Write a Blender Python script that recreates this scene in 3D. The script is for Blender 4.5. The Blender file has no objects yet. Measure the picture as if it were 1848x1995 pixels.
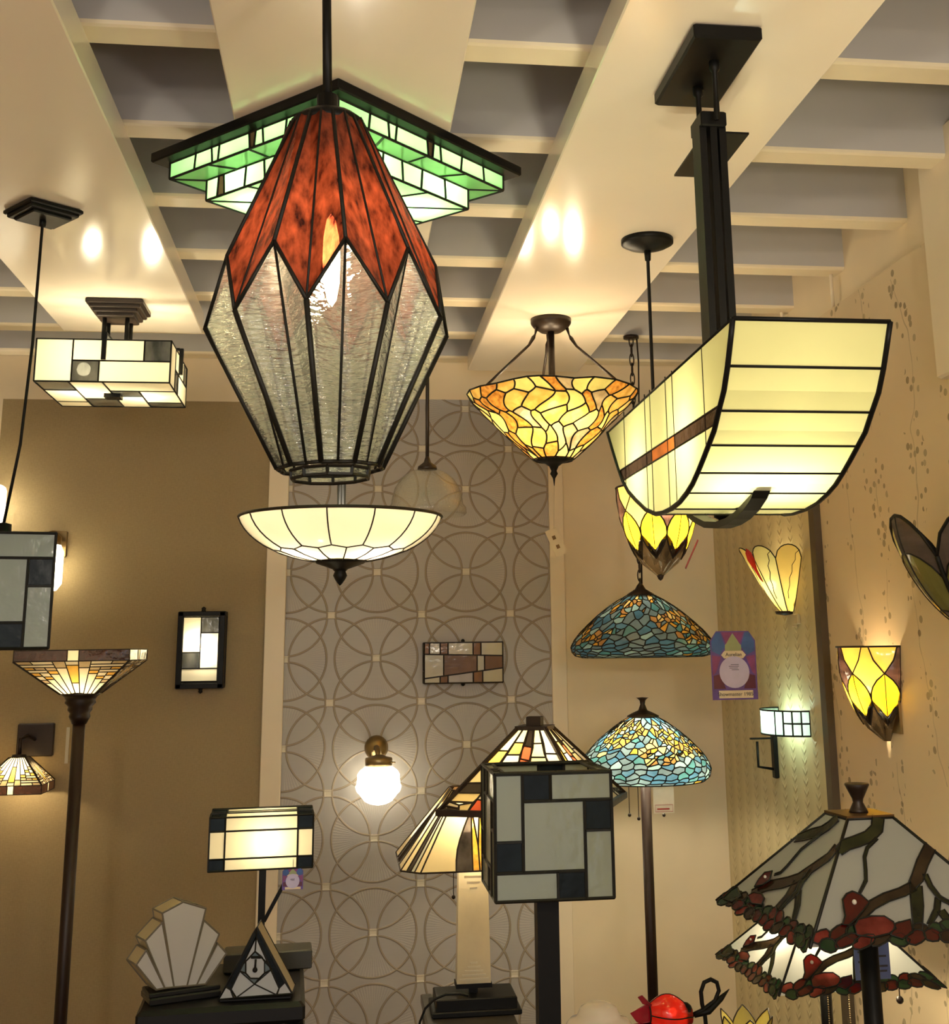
import bpy, math, random
from mathutils import Vector, Matrix
R_ = math.radians
PI = math.pi
sc = bpy.context.scene
COL = sc.collection
random.seed(7)

# ------------------------------------------------------------------ camera
CZ = 1.75
FPX, PPX, PPY = 2391.6, 1004.4, 712.4
PITCH, YAW, ROLL = R_(12.967), R_(7.831), R_(-.822)
fwd = Vector((math.sin(YAW)*math.cos(PITCH), math.cos(YAW)*math.cos(PITCH), math.sin(PITCH)))
r0 = fwd.cross(Vector((0, 0, 1))).normalized()
u0 = r0.cross(fwd)
cr, sr = math.cos(ROLL), math.sin(ROLL)
RIGHT = cr*r0 + sr*u0
UP = -sr*r0 + cr*u0
cam_d = bpy.data.cameras.new('camera')
cam_d.sensor_fit = 'HORIZONTAL'; cam_d.sensor_width = 36
cam_d.lens = 36*FPX/1848
cam_d.shift_x = (924-PPX)/1848
cam_d.shift_y = (PPY-997.5)/1848
cam_d.clip_start = .05
cam = bpy.data.objects.new('camera', cam_d); COL.objects.link(cam)
m3 = Matrix((RIGHT, UP, -fwd)).transposed()
cam.matrix_world = Matrix.Translation((0, 0, CZ)) @ m3.to_4x4()
sc.camera = cam
CAM = Vector((0, 0, CZ))

# ------------------------------------------------------------------ world and exposure
sc.view_settings.view_transform = 'Standard'
sc.view_settings.look = 'None'
sc.view_settings.gamma = 1
sc.view_settings.exposure = 0.35
wd = bpy.data.worlds.new('daylight'); sc.world = wd; wd.use_nodes = True
bgn = wd.node_tree.nodes['Background']
bgn.inputs[0].default_value = (.95, .95, .98, 1)
bgn.inputs[1].default_value = WORLD = 1.0
LK = 1.8      # overall lamp power

def add_light(name, loc, power, color=(1, .80, .52), size=.04, parent=None, kind='POINT'):
    l = bpy.data.lights.new(name, kind); l.energy = power*LK; l.color = color
    if kind == 'POINT': l.shadow_soft_size = size
    o = bpy.data.objects.new(name, l); COL.objects.link(o); o.location = loc
    if parent: o.parent = parent
    return o
# added fill lights, unseen behind the viewer, to brighten the ceiling and boards
for sx, sy, sz in ((-.75, -.5, 2.25), (.72, .35, 2.05), (-.75, -1.8, 2.2), (.70, -1.6, 2.2)):
    add_light('fill_light', (sx, sy, sz), 12.0, (1, .88, .72), .08)

# ------------------------------------------------------------------ pixel -> point of the place
def ray(px, py):
    return RIGHT*((px-PPX)/FPX) - UP*((py-PPY)/FPX) + fwd
def atY(px, py, Y):
    r = ray(px, py); return CAM + r*(Y/r.y)
def atZ(px, py, z):
    r = ray(px, py); return CAM + r*((z-CZ)/r.z)
def atX(px, py, X):
    r = ray(px, py); return CAM + r*(X/r.x)
def mpp(p):                                   # metres per pixel at a point
    return (p-CAM).dot(fwd)/FPX

# ------------------------------------------------------------------ materials
MATS = {}
def newmat(name):
    m = bpy.data.materials.new(name); m.use_nodes = True
    nt = m.node_tree; nt.nodes.clear()
    return m, nt, nt.nodes.new('ShaderNodeOutputMaterial')
def nd(nt, t, **k):
    n = nt.nodes.new(t)
    for a, b in k.items(): setattr(n, a, b)
    return n
def lk(nt, a, b): nt.links.new(a, b)
def mth(nt, op, a, b=None, c=None):
    n = nt.nodes.new('ShaderNodeMath'); n.operation = op
    for i, v in enumerate((a, b, c)):
        if v is None: continue
        if isinstance(v, (int, float)): n.inputs[i].default_value = v
        else: nt.links.new(v, n.inputs[i])
    return n.outputs[0]
def mixc(nt, f, a, b):
    n = nt.nodes.new('ShaderNodeMix'); n.data_type = 'RGBA'
    for i, v in ((0, f), (6, a), (7, b)):
        if isinstance(v, (int, float)): n.inputs[i].default_value = v
        elif isinstance(v, tuple): n.inputs[i].default_value = (*v[:3], 1)
        else: nt.links.new(v, n.inputs[i])
    return n.outputs[2]
def srgb(r, g, b):
    f = lambda c: (c/255/12.92 if c/255 <= .04045 else ((c/255+.055)/1.055)**2.4)
    return (f(r), f(g), f(b))
def noise(nt, scale, stretch=(1, 1, 1), detail=3, coord='Object'):
    tc = nd(nt, 'ShaderNodeTexCoord'); mp = nd(nt, 'ShaderNodeMapping'); mp.inputs['Scale'].default_value = stretch
    lk(nt, tc.outputs[coord], mp.inputs[0])
    n = nd(nt, 'ShaderNodeTexNoise'); n.inputs['Scale'].default_value = scale; n.inputs['Detail'].default_value = detail
    lk(nt, mp.outputs[0], n.inputs['Vector'])
    return n.outputs[0]
def paint(name, c, rough=.6, var=.06, scale=30, bump=.05, metal=0, spec=.5, coat=0, stretch=(1, 1, 1)):
    if name in MATS: return MATS[name]
    m, nt, out = newmat(name)
    p = nd(nt, 'ShaderNodeBsdfPrincipled')
    n = noise(nt, scale, stretch)
    d = tuple(max(0, x*(1-var*2)) for x in c); l = tuple(min(1, x*(1+var*2)) for x in c)
    lk(nt, mixc(nt, n, d, l), p.inputs['Base Color'])
    p.inputs['Roughness'].default_value = rough; p.inputs['Metallic'].default_value = metal
    p.inputs['Specular IOR Level'].default_value = spec; p.inputs['Coat Weight'].default_value = coat
    if bump:
        b = nd(nt, 'ShaderNodeBump'); b.inputs['Strength'].default_value = bump; b.inputs['Distance'].default_value = .01
        lk(nt, n, b.inputs['Height']); lk(nt, b.outputs[0], p.inputs['Normal'])
    lk(nt, p.outputs[0], out.inputs[0]); MATS[name] = m
    return m
def schlick(nt, normal=None, base=.045):
    g = nd(nt, 'ShaderNodeNewGeometry'); v = nd(nt, 'ShaderNodeVectorMath', operation='DOT_PRODUCT')
    lk(nt, normal if normal else g.outputs['Normal'], v.inputs[0]); lk(nt, g.outputs['Incoming'], v.inputs[1])
    c = mth(nt, 'SUBTRACT', 1, mth(nt, 'MINIMUM', mth(nt, 'ABSOLUTE', v.outputs['Value']), 1))
    return mth(nt, 'MULTIPLY_ADD', mth(nt, 'POWER', c, 5), 1-base, base)
def glass(name, c, trans=.55, streak=.12, scale=14, stretch=(1, 1, .35), see=0.0, rough=.12, gloss=.07, c2=None, bump=.08, bscale=40):
    """opal or art glass: part diffuse, part translucent, a glossy skin, a share seen through"""
    if name in MATS: return MATS[name]
    m, nt, out = newmat(name)
    n = noise(nt, scale, stretch, 4)
    n2 = mth(nt, 'MULTIPLY_ADD', n, 2.2, -.6); n2 = mth(nt, 'MINIMUM', mth(nt, 'MAXIMUM', n2, 0), 1)
    a = tuple(x*(1-streak) for x in c); b = c2 if c2 else tuple(min(1, x*(1+streak)) for x in c)
    colr = mixc(nt, n2, a, b)
    df = nd(nt, 'ShaderNodeBsdfDiffuse'); tr = nd(nt, 'ShaderNodeBsdfTranslucent'); gl = nd(nt, 'ShaderNodeBsdfGlossy')
    lk(nt, colr, df.inputs[0]); lk(nt, colr, tr.inputs[0]); gl.inputs['Roughness'].default_value = rough
    gl.inputs['Color'].default_value = (1, 1, 1, 1)
    bn = noise(nt, bscale, (1, 1, 1), 2)
    bp = nd(nt, 'ShaderNodeBump'); bp.inputs['Strength'].default_value = bump; bp.inputs['Distance'].default_value = .01
    lk(nt, bn, bp.inputs['Height'])
    for s in (df, gl): lk(nt, bp.outputs[0], s.inputs['Normal'])
    mx = nd(nt, 'ShaderNodeMixShader'); mx.inputs[0].default_value = trans
    lk(nt, df.outputs[0], mx.inputs[1]); lk(nt, tr.outputs[0], mx.inputs[2])
    last = mx.outputs[0]
    if see > 0:
        tp = nd(nt, 'ShaderNodeBsdfTransparent'); lk(nt, colr, tp.inputs[0])
        m2 = nd(nt, 'ShaderNodeMixShader'); m2.inputs[0].default_value = see
        lk(nt, last, m2.inputs[1]); lk(nt, tp.outputs[0], m2.inputs[2]); last = m2.outputs[0]
    ff = mth(nt, 'MULTIPLY', schlick(nt, None, gloss*.75), .85)
    m3_ = nd(nt, 'ShaderNodeMixShader'); lk(nt, ff, m3_.inputs[0])
    lk(nt, last, m3_.inputs[1]); lk(nt, gl.outputs[0], m3_.inputs[2])
    lk(nt, m3_.outputs[0], out.inputs[0]); MATS[name] = m
    return m
def clear_glass(name, tint=(.95, 1, .96), see=.34, bumpscale=60, bump=.5, stretch=(.6, .6, 2.6), frost=.22):
    """hammered or ribbed clear glass"""
    m, nt, out = newmat(name)
    bn = noise(nt, bumpscale, stretch, 2)
    bp = nd(nt, 'ShaderNodeBump'); bp.inputs['Strength'].default_value = bump; bp.inputs['Distance'].default_value = .012
    lk(nt, bn, bp.inputs['Height'])
    tp = nd(nt, 'ShaderNodeBsdfTransparent'); tp.inputs[0].default_value = (*tint, 1)
    rf = nd(nt, 'ShaderNodeBsdfRefraction'); rf.inputs['IOR'].default_value = 1.12; rf.inputs['Roughness'].default_value = .15; rf.inputs[0].default_value = (*tint, 1)
    gl = nd(nt, 'ShaderNodeBsdfGlossy'); gl.inputs['Roughness'].default_value = .12
    tr = nd(nt, 'ShaderNodeBsdfTranslucent'); tr.inputs[0].default_value = (*[x*.72 for x in tint], 1)
    df = nd(nt, 'ShaderNodeBsdfDiffuse'); df.inputs[0].default_value = (*[x*.62 for x in tint], 1)
    for s in (rf, gl, tr, df): lk(nt, bp.outputs[0], s.inputs['Normal'])
    def mix(f, a, b):
        x = nd(nt, 'ShaderNodeMixShader')
        if isinstance(f, float): x.inputs[0].default_value = f
        else: lk(nt, f, x.inputs[0])
        lk(nt, a, x.inputs[1]); lk(nt, b, x.inputs[2]); return x.outputs[0]
    a = mix(.45, tr.outputs[0], df.outputs[0])
    b = mix(see/(1-frost), rf.outputs[0], tp.outputs[0])
    c = mix(frost, b, a)
    ff = mth(nt, 'MULTIPLY', schlick(nt, bp.outputs[0], .13), .9)
    lk(nt, mix(ff, c, gl.outputs[0]), out.inputs[0]); MATS[name] = m
    return m
def glow(name, c, s):
    if name in MATS: return MATS[name]
    m, nt, out = newmat(name); e = nd(nt, 'ShaderNodeEmission')
    e.inputs[0].default_value = (*c, 1); e.inputs[1].default_value = s
    lk(nt, e.outputs[0], out.inputs[0]); MATS[name] = m
    return m

BLACK = paint('black metal', (.005, .005, .0045), .42, .1, 40, .02, 0, .16)
BRONZE = paint('bronze metal', (.020, .012, .008), .38, .15, 25, .05, .3, .4)
LEAD = paint('lead came', (.007, .007, .005), .5, .2, 90, .1, 0, .25)
LEADB = paint('dark brown came', (.022, .014, .008), .5, .2, 90, .1, 0, .3)
BRASS = paint('aged brass', (.30, .22, .11), .3, .2, 20, .05, 1)
CREAM = glass('cream opal glass', (.86, .80, .58), .5, .05, 9)
GREYC = glass('grey green opal glass', (.34, .39, .31), .4, .07, 6)
NAVY = glass('navy marbled glass', (.003, .006, .008), .3, .5, 10, (1, 1, .5), 0, .2, .018, (.010, .018, .020))
CHAR = glass('charcoal marbled glass', (.03, .034, .03), .35, .5, 16, (1, 1, .4), .04, .12, .06, (.13, .13, .11))
BOATG = glass('pale yellow opal glass', (.72, .70, .36), .5, .05, 6, (1, 1, 1))
AMBER = glass('amber art glass', (.45, .12, .02), .6, .3, 20, (1, 1, 1), .1)
UMBER = glass('umber art glass', (.035, .018, .010), .5, .4, 18, (1, 1, 1), .03)
GREEN = glass('mint opal glass', (.42, .80, .36), .6, .12, 10, (1, 1, 1))
REDG = glass('oxblood streaky glass', (.030, .004, .003), .5, .5, 85, (1, 1, .10), .22, .2, .04, (.36, .07, .028))
WHITEG = glass('white opal glass', (.86, .84, .76), .5, .02, 6)

# ------------------------------------------------------------------ mesh builder
class MB:
    def __init__(s): s.v = []; s.f = []; s.m = []; s.sm = []
    def add(s, vs, fs, mi=0, smooth=False):
        b = len(s.v); s.v += [tuple(v) for v in vs]
        for f in fs: s.f.append(tuple(b+i for i in f)); s.m.append(mi); s.sm.append(smooth)
        return s
    def box(s, c, d, mi=0, rz=0, bevel=0):
        x, y, z = (k/2 for k in d); cx, cy, cz = c
        a, b_ = math.cos(rz), math.sin(rz)
        vs = []
        if bevel <= 0:
            for sz in (-z, z):
                for px, py in ((-x, -y), (x, -y), (x, y), (-x, y)):
                    vs.append((cx+px*a-py*b_, cy+px*b_+py*a, cz+sz))
            return s.add(vs, [(3, 2, 1, 0), (4, 5, 6, 7), (0, 1, 5, 4), (1, 2, 6, 5), (2, 3, 7, 6), (3, 0, 4, 7)], mi)
        e = min(bevel, x*.9, y*.9, z*.9)
        rings = [(-z, e), (-z+e, 0), (z-e, 0), (z, e)]
        for sz, i in rings:
            hx, hy, c_ = x-i, y-i, e*.6
            for px, py in ((-hx+c_, -hy), (hx-c_, -hy), (hx, -hy+c_), (hx, hy-c_), (hx-c_, hy), (-hx+c_, hy), (-hx, hy-c_), (-hx, -hy+c_)):
                vs.append((cx+px*a-py*b_, cy+px*b_+py*a, cz+sz))
        n = 8; fs = [tuple(range(n-1, -1, -1)), tuple(range(3*n, 4*n))]
        for r in range(3):
            for k in range(n): fs.append((r*n+k, r*n+(k+1) % n, (r+1)*n+(k+1) % n, (r+1)*n+k))
        return s.add(vs, fs, mi)
    def tube(s, pts, r, n=8, mi=0, closed=False, caps=True, smooth=True, up=None):
        P = [Vector(p) for p in pts]; L = len(P)
        rs = r if isinstance(r, (list, tuple)) else [r]*L
        vs = []; prev = None
        for i, p in enumerate(P):
            if closed: t = P[(i+1) % L]-P[i-1]
            else: t = P[min(i+1, L-1)]-P[max(i-1, 0)]
            if t.length < 1e-9: t = Vector((0, 0, 1))
            t.normalize()
            if prev is None:
                h = Vector(up) if up else (Vector((0, 0, 1)) if abs(t.z) < .9 else Vector((1, 0, 0)))
                a = t.cross(h).normalized()
            else:
                a = prev - t*prev.dot(t)
                a = a.normalized() if a.length > 1e-6 else t.orthogonal().normalized()
            prev = a; b = t.cross(a)
            off = PI/4 if n == 4 else 0
            for k in range(n):
                an = 2*PI*k/n+off; vs.append(p+(a*math.cos(an)+b*math.sin(an))*rs[i])
        fs = []
        for i in range(L if closed else L-1):
            j = (i+1) % L
            for k in range(n): fs.append((i*n+k, i*n+(k+1) % n, j*n+(k+1) % n, j*n+k))
        if caps and not closed: fs += [tuple(range(n-1, -1, -1)), tuple(range((L-1)*n, L*n))]
        return s.add(vs, fs, mi, smooth and n > 4)
    def lathe(s, prof, n=32, c=(0, 0, 0), mi=0, smooth=True, sx=1, sy=1, a0=0, a1=2*PI, wob=None):
        full = abs(a1-a0-2*PI) < 1e-6; m = n if full else n+1
        vs = []
        for i, (r, z) in enumerate(prof):
            for k in range(m):
                an = a0+(a1-a0)*k/n; rr = r*(wob(an, i) if wob else 1)
                vs.append((c[0]+rr*math.cos(an)*sx, c[1]+rr*math.sin(an)*sy, c[2]+z))
        fs = []
        for i in range(len(prof)-1):
            for k in range(n):
                k2 = (k+1) % m
                fs.append((i*m+k, i*m+k2, (i+1)*m+k2, (i+1)*m+k))
        return s.add(vs, fs, mi, smooth)
    def sphere(s, c, r, n=16, mi=0, sz=1):
        prof = [(max(1e-4, r*math.sin(PI*i/(n//2))), -r*sz*math.cos(PI*i/(n//2))) for i in range(n//2+1)]
        return s.lathe(prof, n, c, mi)
    def poly(s, pts, mi=0): return s.add(pts, [tuple(range(len(pts)))], mi)
    def prism(s, pts, off, mi=0):
        n = len(pts); o = Vector(off); vs = [Vector(p) for p in pts]; vs += [v+o for v in vs]
        fs = [tuple(range(n-1, -1, -1)), tuple(range(n, 2*n))]+[(i, (i+1) % n, n+(i+1) % n, n+i) for i in range(n)]
        return s.add(vs, fs, mi)
    def build(s, name, mats, parent=None, loc=None, label=None):
        me = bpy.data.meshes.new(name); me.from_pydata(s.v, [], s.f)
        if not isinstance(mats, (list, tuple)): mats = [mats]
        for m in mats: me.materials.append(m)
        me.polygons.foreach_set('material_index', s.m); me.polygons.foreach_set('use_smooth', s.sm)
        me.validate(); me.update()
        o = bpy.data.objects.new(name, me); COL.objects.link(o)
        if parent: o.parent = parent
        if loc is not None: o.location = loc
        if label: o['label'] = label
        return o

def thing(name, loc, label, cat, rz=0, group=None):
    o = bpy.data.objects.new(name, None); COL.objects.link(o)
    o.empty_display_size = .05
    o.location = loc; o.rotation_euler.z = rz; o['label'] = label; o['category'] = cat
    if group: o['group'] = group
    return o
def tag(o, label, cat, group=None):
    o['label'] = label; o['category'] = cat
    if group: o['group'] = group
    return o
def struct(o): o['kind'] = 'structure'; return o

# stained glass: polygons -> a glass sheet mesh and a came mesh along every seam
class Panes:
    def __init__(s): s.g = MB(); s.e = {}
    def poly(s, pts, mi=0, came=True):
        P = [Vector(p) for p in pts]
        s.g.poly(P, mi)
        if came:
            n = len(P)
            for i in range(n):
                a, b = P[i], P[(i+1) % n]
                ka, kb = tuple(round(x, 4) for x in a), tuple(round(x, 4) for x in b)
                if ka != kb: s.e[(min(ka, kb), max(ka, kb))] = (a, b)
        return s
    def grid(s, c, rects, came=True):
        """c: four corners (u0v0,u1v0,u1v1,u0v1); rects: (u0,v0,u1,v1,mat)"""
        A, B, C_, D = [Vector(p) for p in c]
        f = lambda u, v: (A*(1-u)+B*u)*(1-v)+(D*(1-u)+C_*u)*v
        for r in rects:
            if len(r) == 5: q = ((r[0], r[1]), (r[2], r[1]), (r[2], r[3]), (r[0], r[3])); mi = r[4]
            else: q, mi = r
            s.poly([f(*p) for p in q], mi, came)
        return s
    def build(s, parent, mats, came_r=.0022, came=None, name='glass_panels', cname='lead_came', n=5, label=None):
        o = s.g.build(name, mats, parent, label=label)
        if came_r:
            m = MB()
            for a, b in s.e.values(): m.tube([a, b], came_r, n, smooth=False, caps=True)
            m.build(cname, came or LEAD, o)
        return o

def clip(poly, p, nrm):
    out = []
    for i in range(len(poly)):
        a, b = poly[i], poly[(i+1) % len(poly)]
        da = (a[0]-p[0])*nrm[0]+(a[1]-p[1])*nrm[1]; db = (b[0]-p[0])*nrm[0]+(b[1]-p[1])*nrm[1]
        if da <= 0: out.append(a)
        if (da < 0 < db) or (db < 0 < da):
            t = da/(da-db); out.append((a[0]+(b[0]-a[0])*t, a[1]+(b[1]-a[1])*t))
    return out
def voronoi(seeds, W, H, ax, ay, periodic=True):
    """cells of seeds in [0,W]x[0,H], metric stretched by ax, ay; periodic along x"""
    S = [(x*ax, y*ay) for x, y in seeds]; Wx, Hy = W*ax, H*ay; cells = []
    ext = []
    for i, (x, y) in enumerate(S):
        ext.append((x, y))
        if periodic: ext += [(x-Wx, y), (x+Wx, y)]
    for (x, y) in S:
        big = Wx/2 if periodic else 1e3
        lo, hi = (x-big, x+big) if periodic else (0, Wx)
        poly = [(lo, 0), (hi, 0), (hi, Hy), (lo, Hy)]
        for d, (a, b) in sorted(((a-x)**2+(b-y)**2, (a, b)) for a, b in ext)[1:26]:
            if d < 1e-12: continue
            poly = clip(poly, ((a+x)/2, (b+y)/2), (a-x, b-y))
            if len(poly) < 3: break
        cells.append([(p[0]/ax, p[1]/ay) for p in poly])
    return cells
def bulb(parent, loc, power, col=(1, .74, .40), r=.024, name='bulb', tall=1):
    g1 = col[1]; col = (1, col[1]+(1-col[1])*.30, col[2]+(1-col[2])*.22) if col[0] == 1 else col
    s = power*LK/(4*PI*r*r*PI*max(1, tall*.8))
    b = MB(); b.sphere((0, 0, 0), r, 12, 0, tall)
    return b.build(name, glow('bulb %d %.2f %.2f %.1f' % (power*100, col[2], r, tall), col, s), parent, loc)
# ================================================================== the room
BOARD_Z = CZ+1.0945; RIB_Z = CZ+1.1705; BACK = 5.0; XR = 1.51; XL = -1.75; FRONT = -3.2; SLAB = RIB_Z+.28
CREAMP = paint('cream wall paint', srgb(224, 208, 178), .55, .03, 6, .02)
TRIMP = paint('white trim paint', srgb(228, 214, 188), .4, .02, 10, .01)
BOARDP = paint('satin white board', srgb(240, 230, 212), .16, .015, 5, .006)
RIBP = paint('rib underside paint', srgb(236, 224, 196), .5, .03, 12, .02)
RIBG = paint('shade grey beam side', srgb(196, 194, 192), .65, .05, 5, .02)  # the grey puts the shade of the beam sides into their colour

def wall_fabric():
    m, nt, out = newmat('brown linen wallpaper'); p = nd(nt, 'ShaderNodeBsdfPrincipled')
    n = noise(nt, 260, (1, 1, .25), 2); n2 = noise(nt, 260, (.25, 1, 1), 2)
    s = mth(nt, 'MULTIPLY', mth(nt, 'ADD', n, n2), .5)
    lk(nt, mixc(nt, s, srgb(126, 110, 76), srgb(162, 142, 104)), p.inputs['Base Color']); p.inputs['Roughness'].default_value = .6
    b = nd(nt, 'ShaderNodeBump'); b.inputs['Strength'].default_value = .12; b.inputs['Distance'].default_value = .004
    lk(nt, s, b.inputs['Height']); lk(nt, b.outputs[0], p.inputs['Normal']); lk(nt, p.outputs[0], out.inputs[0]); return m
def wall_circles():
    m, nt, out = newmat('interlaced circle wallpaper'); p = nd(nt, 'ShaderNodeBsdfPrincipled')
    g = nd(nt, 'ShaderNodeNewGeometry'); sp = nd(nt, 'ShaderNodeSeparateXYZ'); lk(nt, g.outputs['Position'], sp.inputs[0])
    sx, sz = .1780, .16721; x0, z0 = .1165, .1947*5+CZ; Rr = .1622
    def wrap(v, o, per):       # signed distance to the nearest lattice line
        t = mth(nt, 'DIVIDE', mth(nt, 'SUBTRACT', v, o), per)
        return mth(nt, 'MULTIPLY', mth(nt, 'SUBTRACT', t, mth(nt, 'ROUND', t)), per)
    def cell(i, j):
        dx = wrap(sp.outputs[0], x0+i*sx, 2*sx); dz = wrap(sp.outputs[2], z0-j*sz, 2*sz)
        dz = mth(nt, 'MULTIPLY', dz, 1.035)
        d = mth(nt, 'SQRT', mth(nt, 'ADD', mth(nt, 'MULTIPLY', dx, dx), mth(nt, 'MULTIPLY', dz, dz)))
        return dx, dz, d
    cs = [cell(0, 0), cell(1, 1), cell(0, 1), cell(1, 0)]
    ring = None; core = None
    for dx, dz, d in (cs[0], cs[2], cs[3]):
        a = mth(nt, 'ABSOLUTE', mth(nt, 'SUBTRACT', d, Rr))
        r1 = mth(nt, 'SUBTRACT', 1, mth(nt, 'DIVIDE', a, .0056)); r1 = mth(nt, 'MAXIMUM', r1, 0)
        ring = r1 if ring is None else mth(nt, 'MAXIMUM', ring, r1)
    rays = None
    for k in (0,):
        dx, dz, d = cs[k]; o = mth(nt, 'MAXIMUM', cs[2][2], cs[3][2])
        th = mth(nt, 'ARCTAN2', dz, dx)
        w = mth(nt, 'SINE', mth(nt, 'MULTIPLY', th, 92))
        w = mth(nt, 'MAXIMUM', mth(nt, 'SUBTRACT', w, .25), 0)
        ins = mth(nt, 'MULTIPLY', mth(nt, 'LESS_THAN', d, Rr), mth(nt, 'GREATER_THAN', o, Rr))
        fade = mth(nt, 'MINIMUM', mth(nt, 'MAXIMUM', mth(nt, 'MULTIPLY', mth(nt, 'SUBTRACT', d, .035), 10), 0), 1)
        w = mth(nt, 'MULTIPLY', mth(nt, 'MULTIPLY', w, ins), fade)
        rays = w if rays is None else mth(nt, 'MAXIMUM', rays, w)
    ln = mth(nt, 'SINE', mth(nt, 'MULTIPLY', sp.outputs[2], 1150))
    sq = None
    for k in (0, 1):
        dx, dz, d = cs[k]
        s_ = mth(nt, 'LESS_THAN', mth(nt, 'MAXIMUM', mth(nt, 'ABSOLUTE', dx), mth(nt, 'ABSOLUTE', dz)), .0135)
        sq = s_ if sq is None else mth(nt, 'MAXIMUM', sq, s_)
    base = mixc(nt, mth(nt, 'MULTIPLY_ADD', ln, .25, .5), srgb(160, 157, 156), srgb(170, 167, 166))
    base = mixc(nt, mth(nt, 'MULTIPLY', rays, .55), base, srgb(196, 190, 180))
    rc = mixc(nt, mth(nt, 'GREATER_THAN', ring, .72), srgb(120, 108, 94), srgb(156, 146, 126))  # darker ring edge paints the shadow line of a raised cord
    base = mixc(nt, mth(nt, 'MINIMUM', mth(nt, 'MULTIPLY', ring, 1.6), 1), base, rc)
    base = mixc(nt, sq, base, srgb(206, 200, 184))
    lk(nt, base, p.inputs['Base Color']); p.inputs['Roughness'].default_value = .45
    b = nd(nt, 'ShaderNodeBump'); b.inputs['Strength'].default_value = .35; b.inputs['Distance'].default_value = .006
    lk(nt, mth(nt, 'ADD', ring, mth(nt, 'MULTIPLY', rays, .3)), b.inputs['Height']); lk(nt, b.outputs[0], p.inputs['Normal'])
    lk(nt, p.outputs[0], out.inputs[0]); return m
def wall_leaf():
    m, nt, out = newmat('leaf column wallpaper'); p = nd(nt, 'ShaderNodeBsdfPrincipled')
    g = nd(nt, 'ShaderNodeNewGeometry'); sp = nd(nt, 'ShaderNodeSeparateXYZ'); lk(nt, g.outputs['Position'], sp.inputs[0])
    y, z = sp.outputs[1], sp.outputs[2]
    per = .105
    t = mth(nt, 'DIVIDE', y, per); c = mth(nt, 'SUBTRACT', t, mth(nt, 'ROUND', t)); ac = mth(nt, 'ABSOLUTE', c)
    v = mth(nt, 'SINE', mth(nt, 'ADD', mth(nt, 'MULTIPLY', z, 190), mth(nt, 'MULTIPLY', ac, -16)))
    leaf = mth(nt, 'MULTIPLY', mth(nt, 'MAXIMUM', v, 0), mth(nt, 'LESS_THAN', ac, .20))
    stripe = mth(nt, 'MULTIPLY_ADD', mth(nt, 'SINE', mth(nt, 'MULTIPLY', y, 2*PI/per)), .5, .5)
    base = mixc(nt, stripe, srgb(192, 178, 138), srgb(204, 190, 150))
    base = mixc(nt, mth(nt, 'MULTIPLY', leaf, .30), base, srgb(156, 140, 104))
    lk(nt, base, p.inputs['Base Color']); p.inputs['Roughness'].default_value = .5
    b = nd(nt, 'ShaderNodeBump'); b.inputs['Strength'].default_value = .45; b.inputs['Distance'].default_value = .006
    lk(nt, leaf, b.inputs['Height']); lk(nt, b.outputs[0], p.inputs['Normal']); lk(nt, p.outputs[0], out.inputs[0]); return m
def wall_floral():
    m, nt, out = newmat('blossom branch wallpaper'); p = nd(nt, 'ShaderNodeBsdfPrincipled')
    g = nd(nt, 'ShaderNodeNewGeometry'); sp = nd(nt, 'ShaderNodeSeparateXYZ'); lk(nt, g.outputs['Position'], sp.inputs[0])
    y, z = sp.outputs[1], sp.outputs[2]
    nz = noise(nt, 2.2, (1, 1, 1), 3)
    wv = mth(nt, 'ADD', y, mth(nt, 'MULTIPLY', mth(nt, 'SUBTRACT', nz, .5), .34))
    wv = mth(nt, 'ADD', wv, mth(nt, 'MULTIPLY', mth(nt, 'SINE', mth(nt, 'MULTIPLY', z, 6.1)), .035))
    t = mth(nt, 'DIVIDE', wv, .21); a = mth(nt, 'ABSOLUTE', mth(nt, 'MULTIPLY', mth(nt, 'SUBTRACT', t, mth(nt, 'ROUND', t)), .21))
    stem = mth(nt, 'LESS_THAN', a, .0022)
    vo = nd(nt, 'ShaderNodeTexVoronoi'); vo.inputs['Scale'].default_value = 36; lk(nt, g.outputs['Position'], vo.inputs['Vector'])
    pet = mth(nt, 'LESS_THAN', vo.outputs['Distance'], .37)
    sel = nd(nt, 'ShaderNodeSeparateColor'); lk(nt, vo.outputs['Color'], sel.inputs[0])
    pet = mth(nt, 'MULTIPLY', pet, mth(nt, 'GREATER_THAN', sel.outputs[0], .3))
    cl = noise(nt, 6, (1, 1, .8), 2)
    pet = mth(nt, 'MULTIPLY', mth(nt, 'MULTIPLY', pet, mth(nt, 'LESS_THAN', a, .042)), mth(nt, 'GREATER_THAN', cl, .42))
    gate = mth(nt, 'GREATER_THAN', noise(nt, 3.1, (1, 1, 1), 1), .45)
    f = mth(nt, 'MINIMUM', mth(nt, 'ADD', mth(nt, 'MULTIPLY', mth(nt, 'MULTIPLY', stem, gate), .45), mth(nt, 'MULTIPLY', pet, .80)), 1)
    fc = mixc(nt, sel.outputs[1], srgb(112, 98, 70), srgb(170, 154, 122))
    base = mixc(nt, noise(nt, 3, (1, 1, 1), 2), srgb(212, 192, 160), srgb(220, 202, 170))
    lk(nt, mixc(nt, f, base, fc), p.inputs['Base Color']); p.inputs['Roughness'].default_value = .5
    b = nd(nt, 'ShaderNodeBump'); b.inputs['Strength'].default_value = .15; b.inputs['Distance'].default_value = .004
    lk(nt, f, b.inputs['Height']); lk(nt, b.outputs[0], p.inputs['Normal']); lk(nt, p.outputs[0], out.inputs[0]); return m
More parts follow.
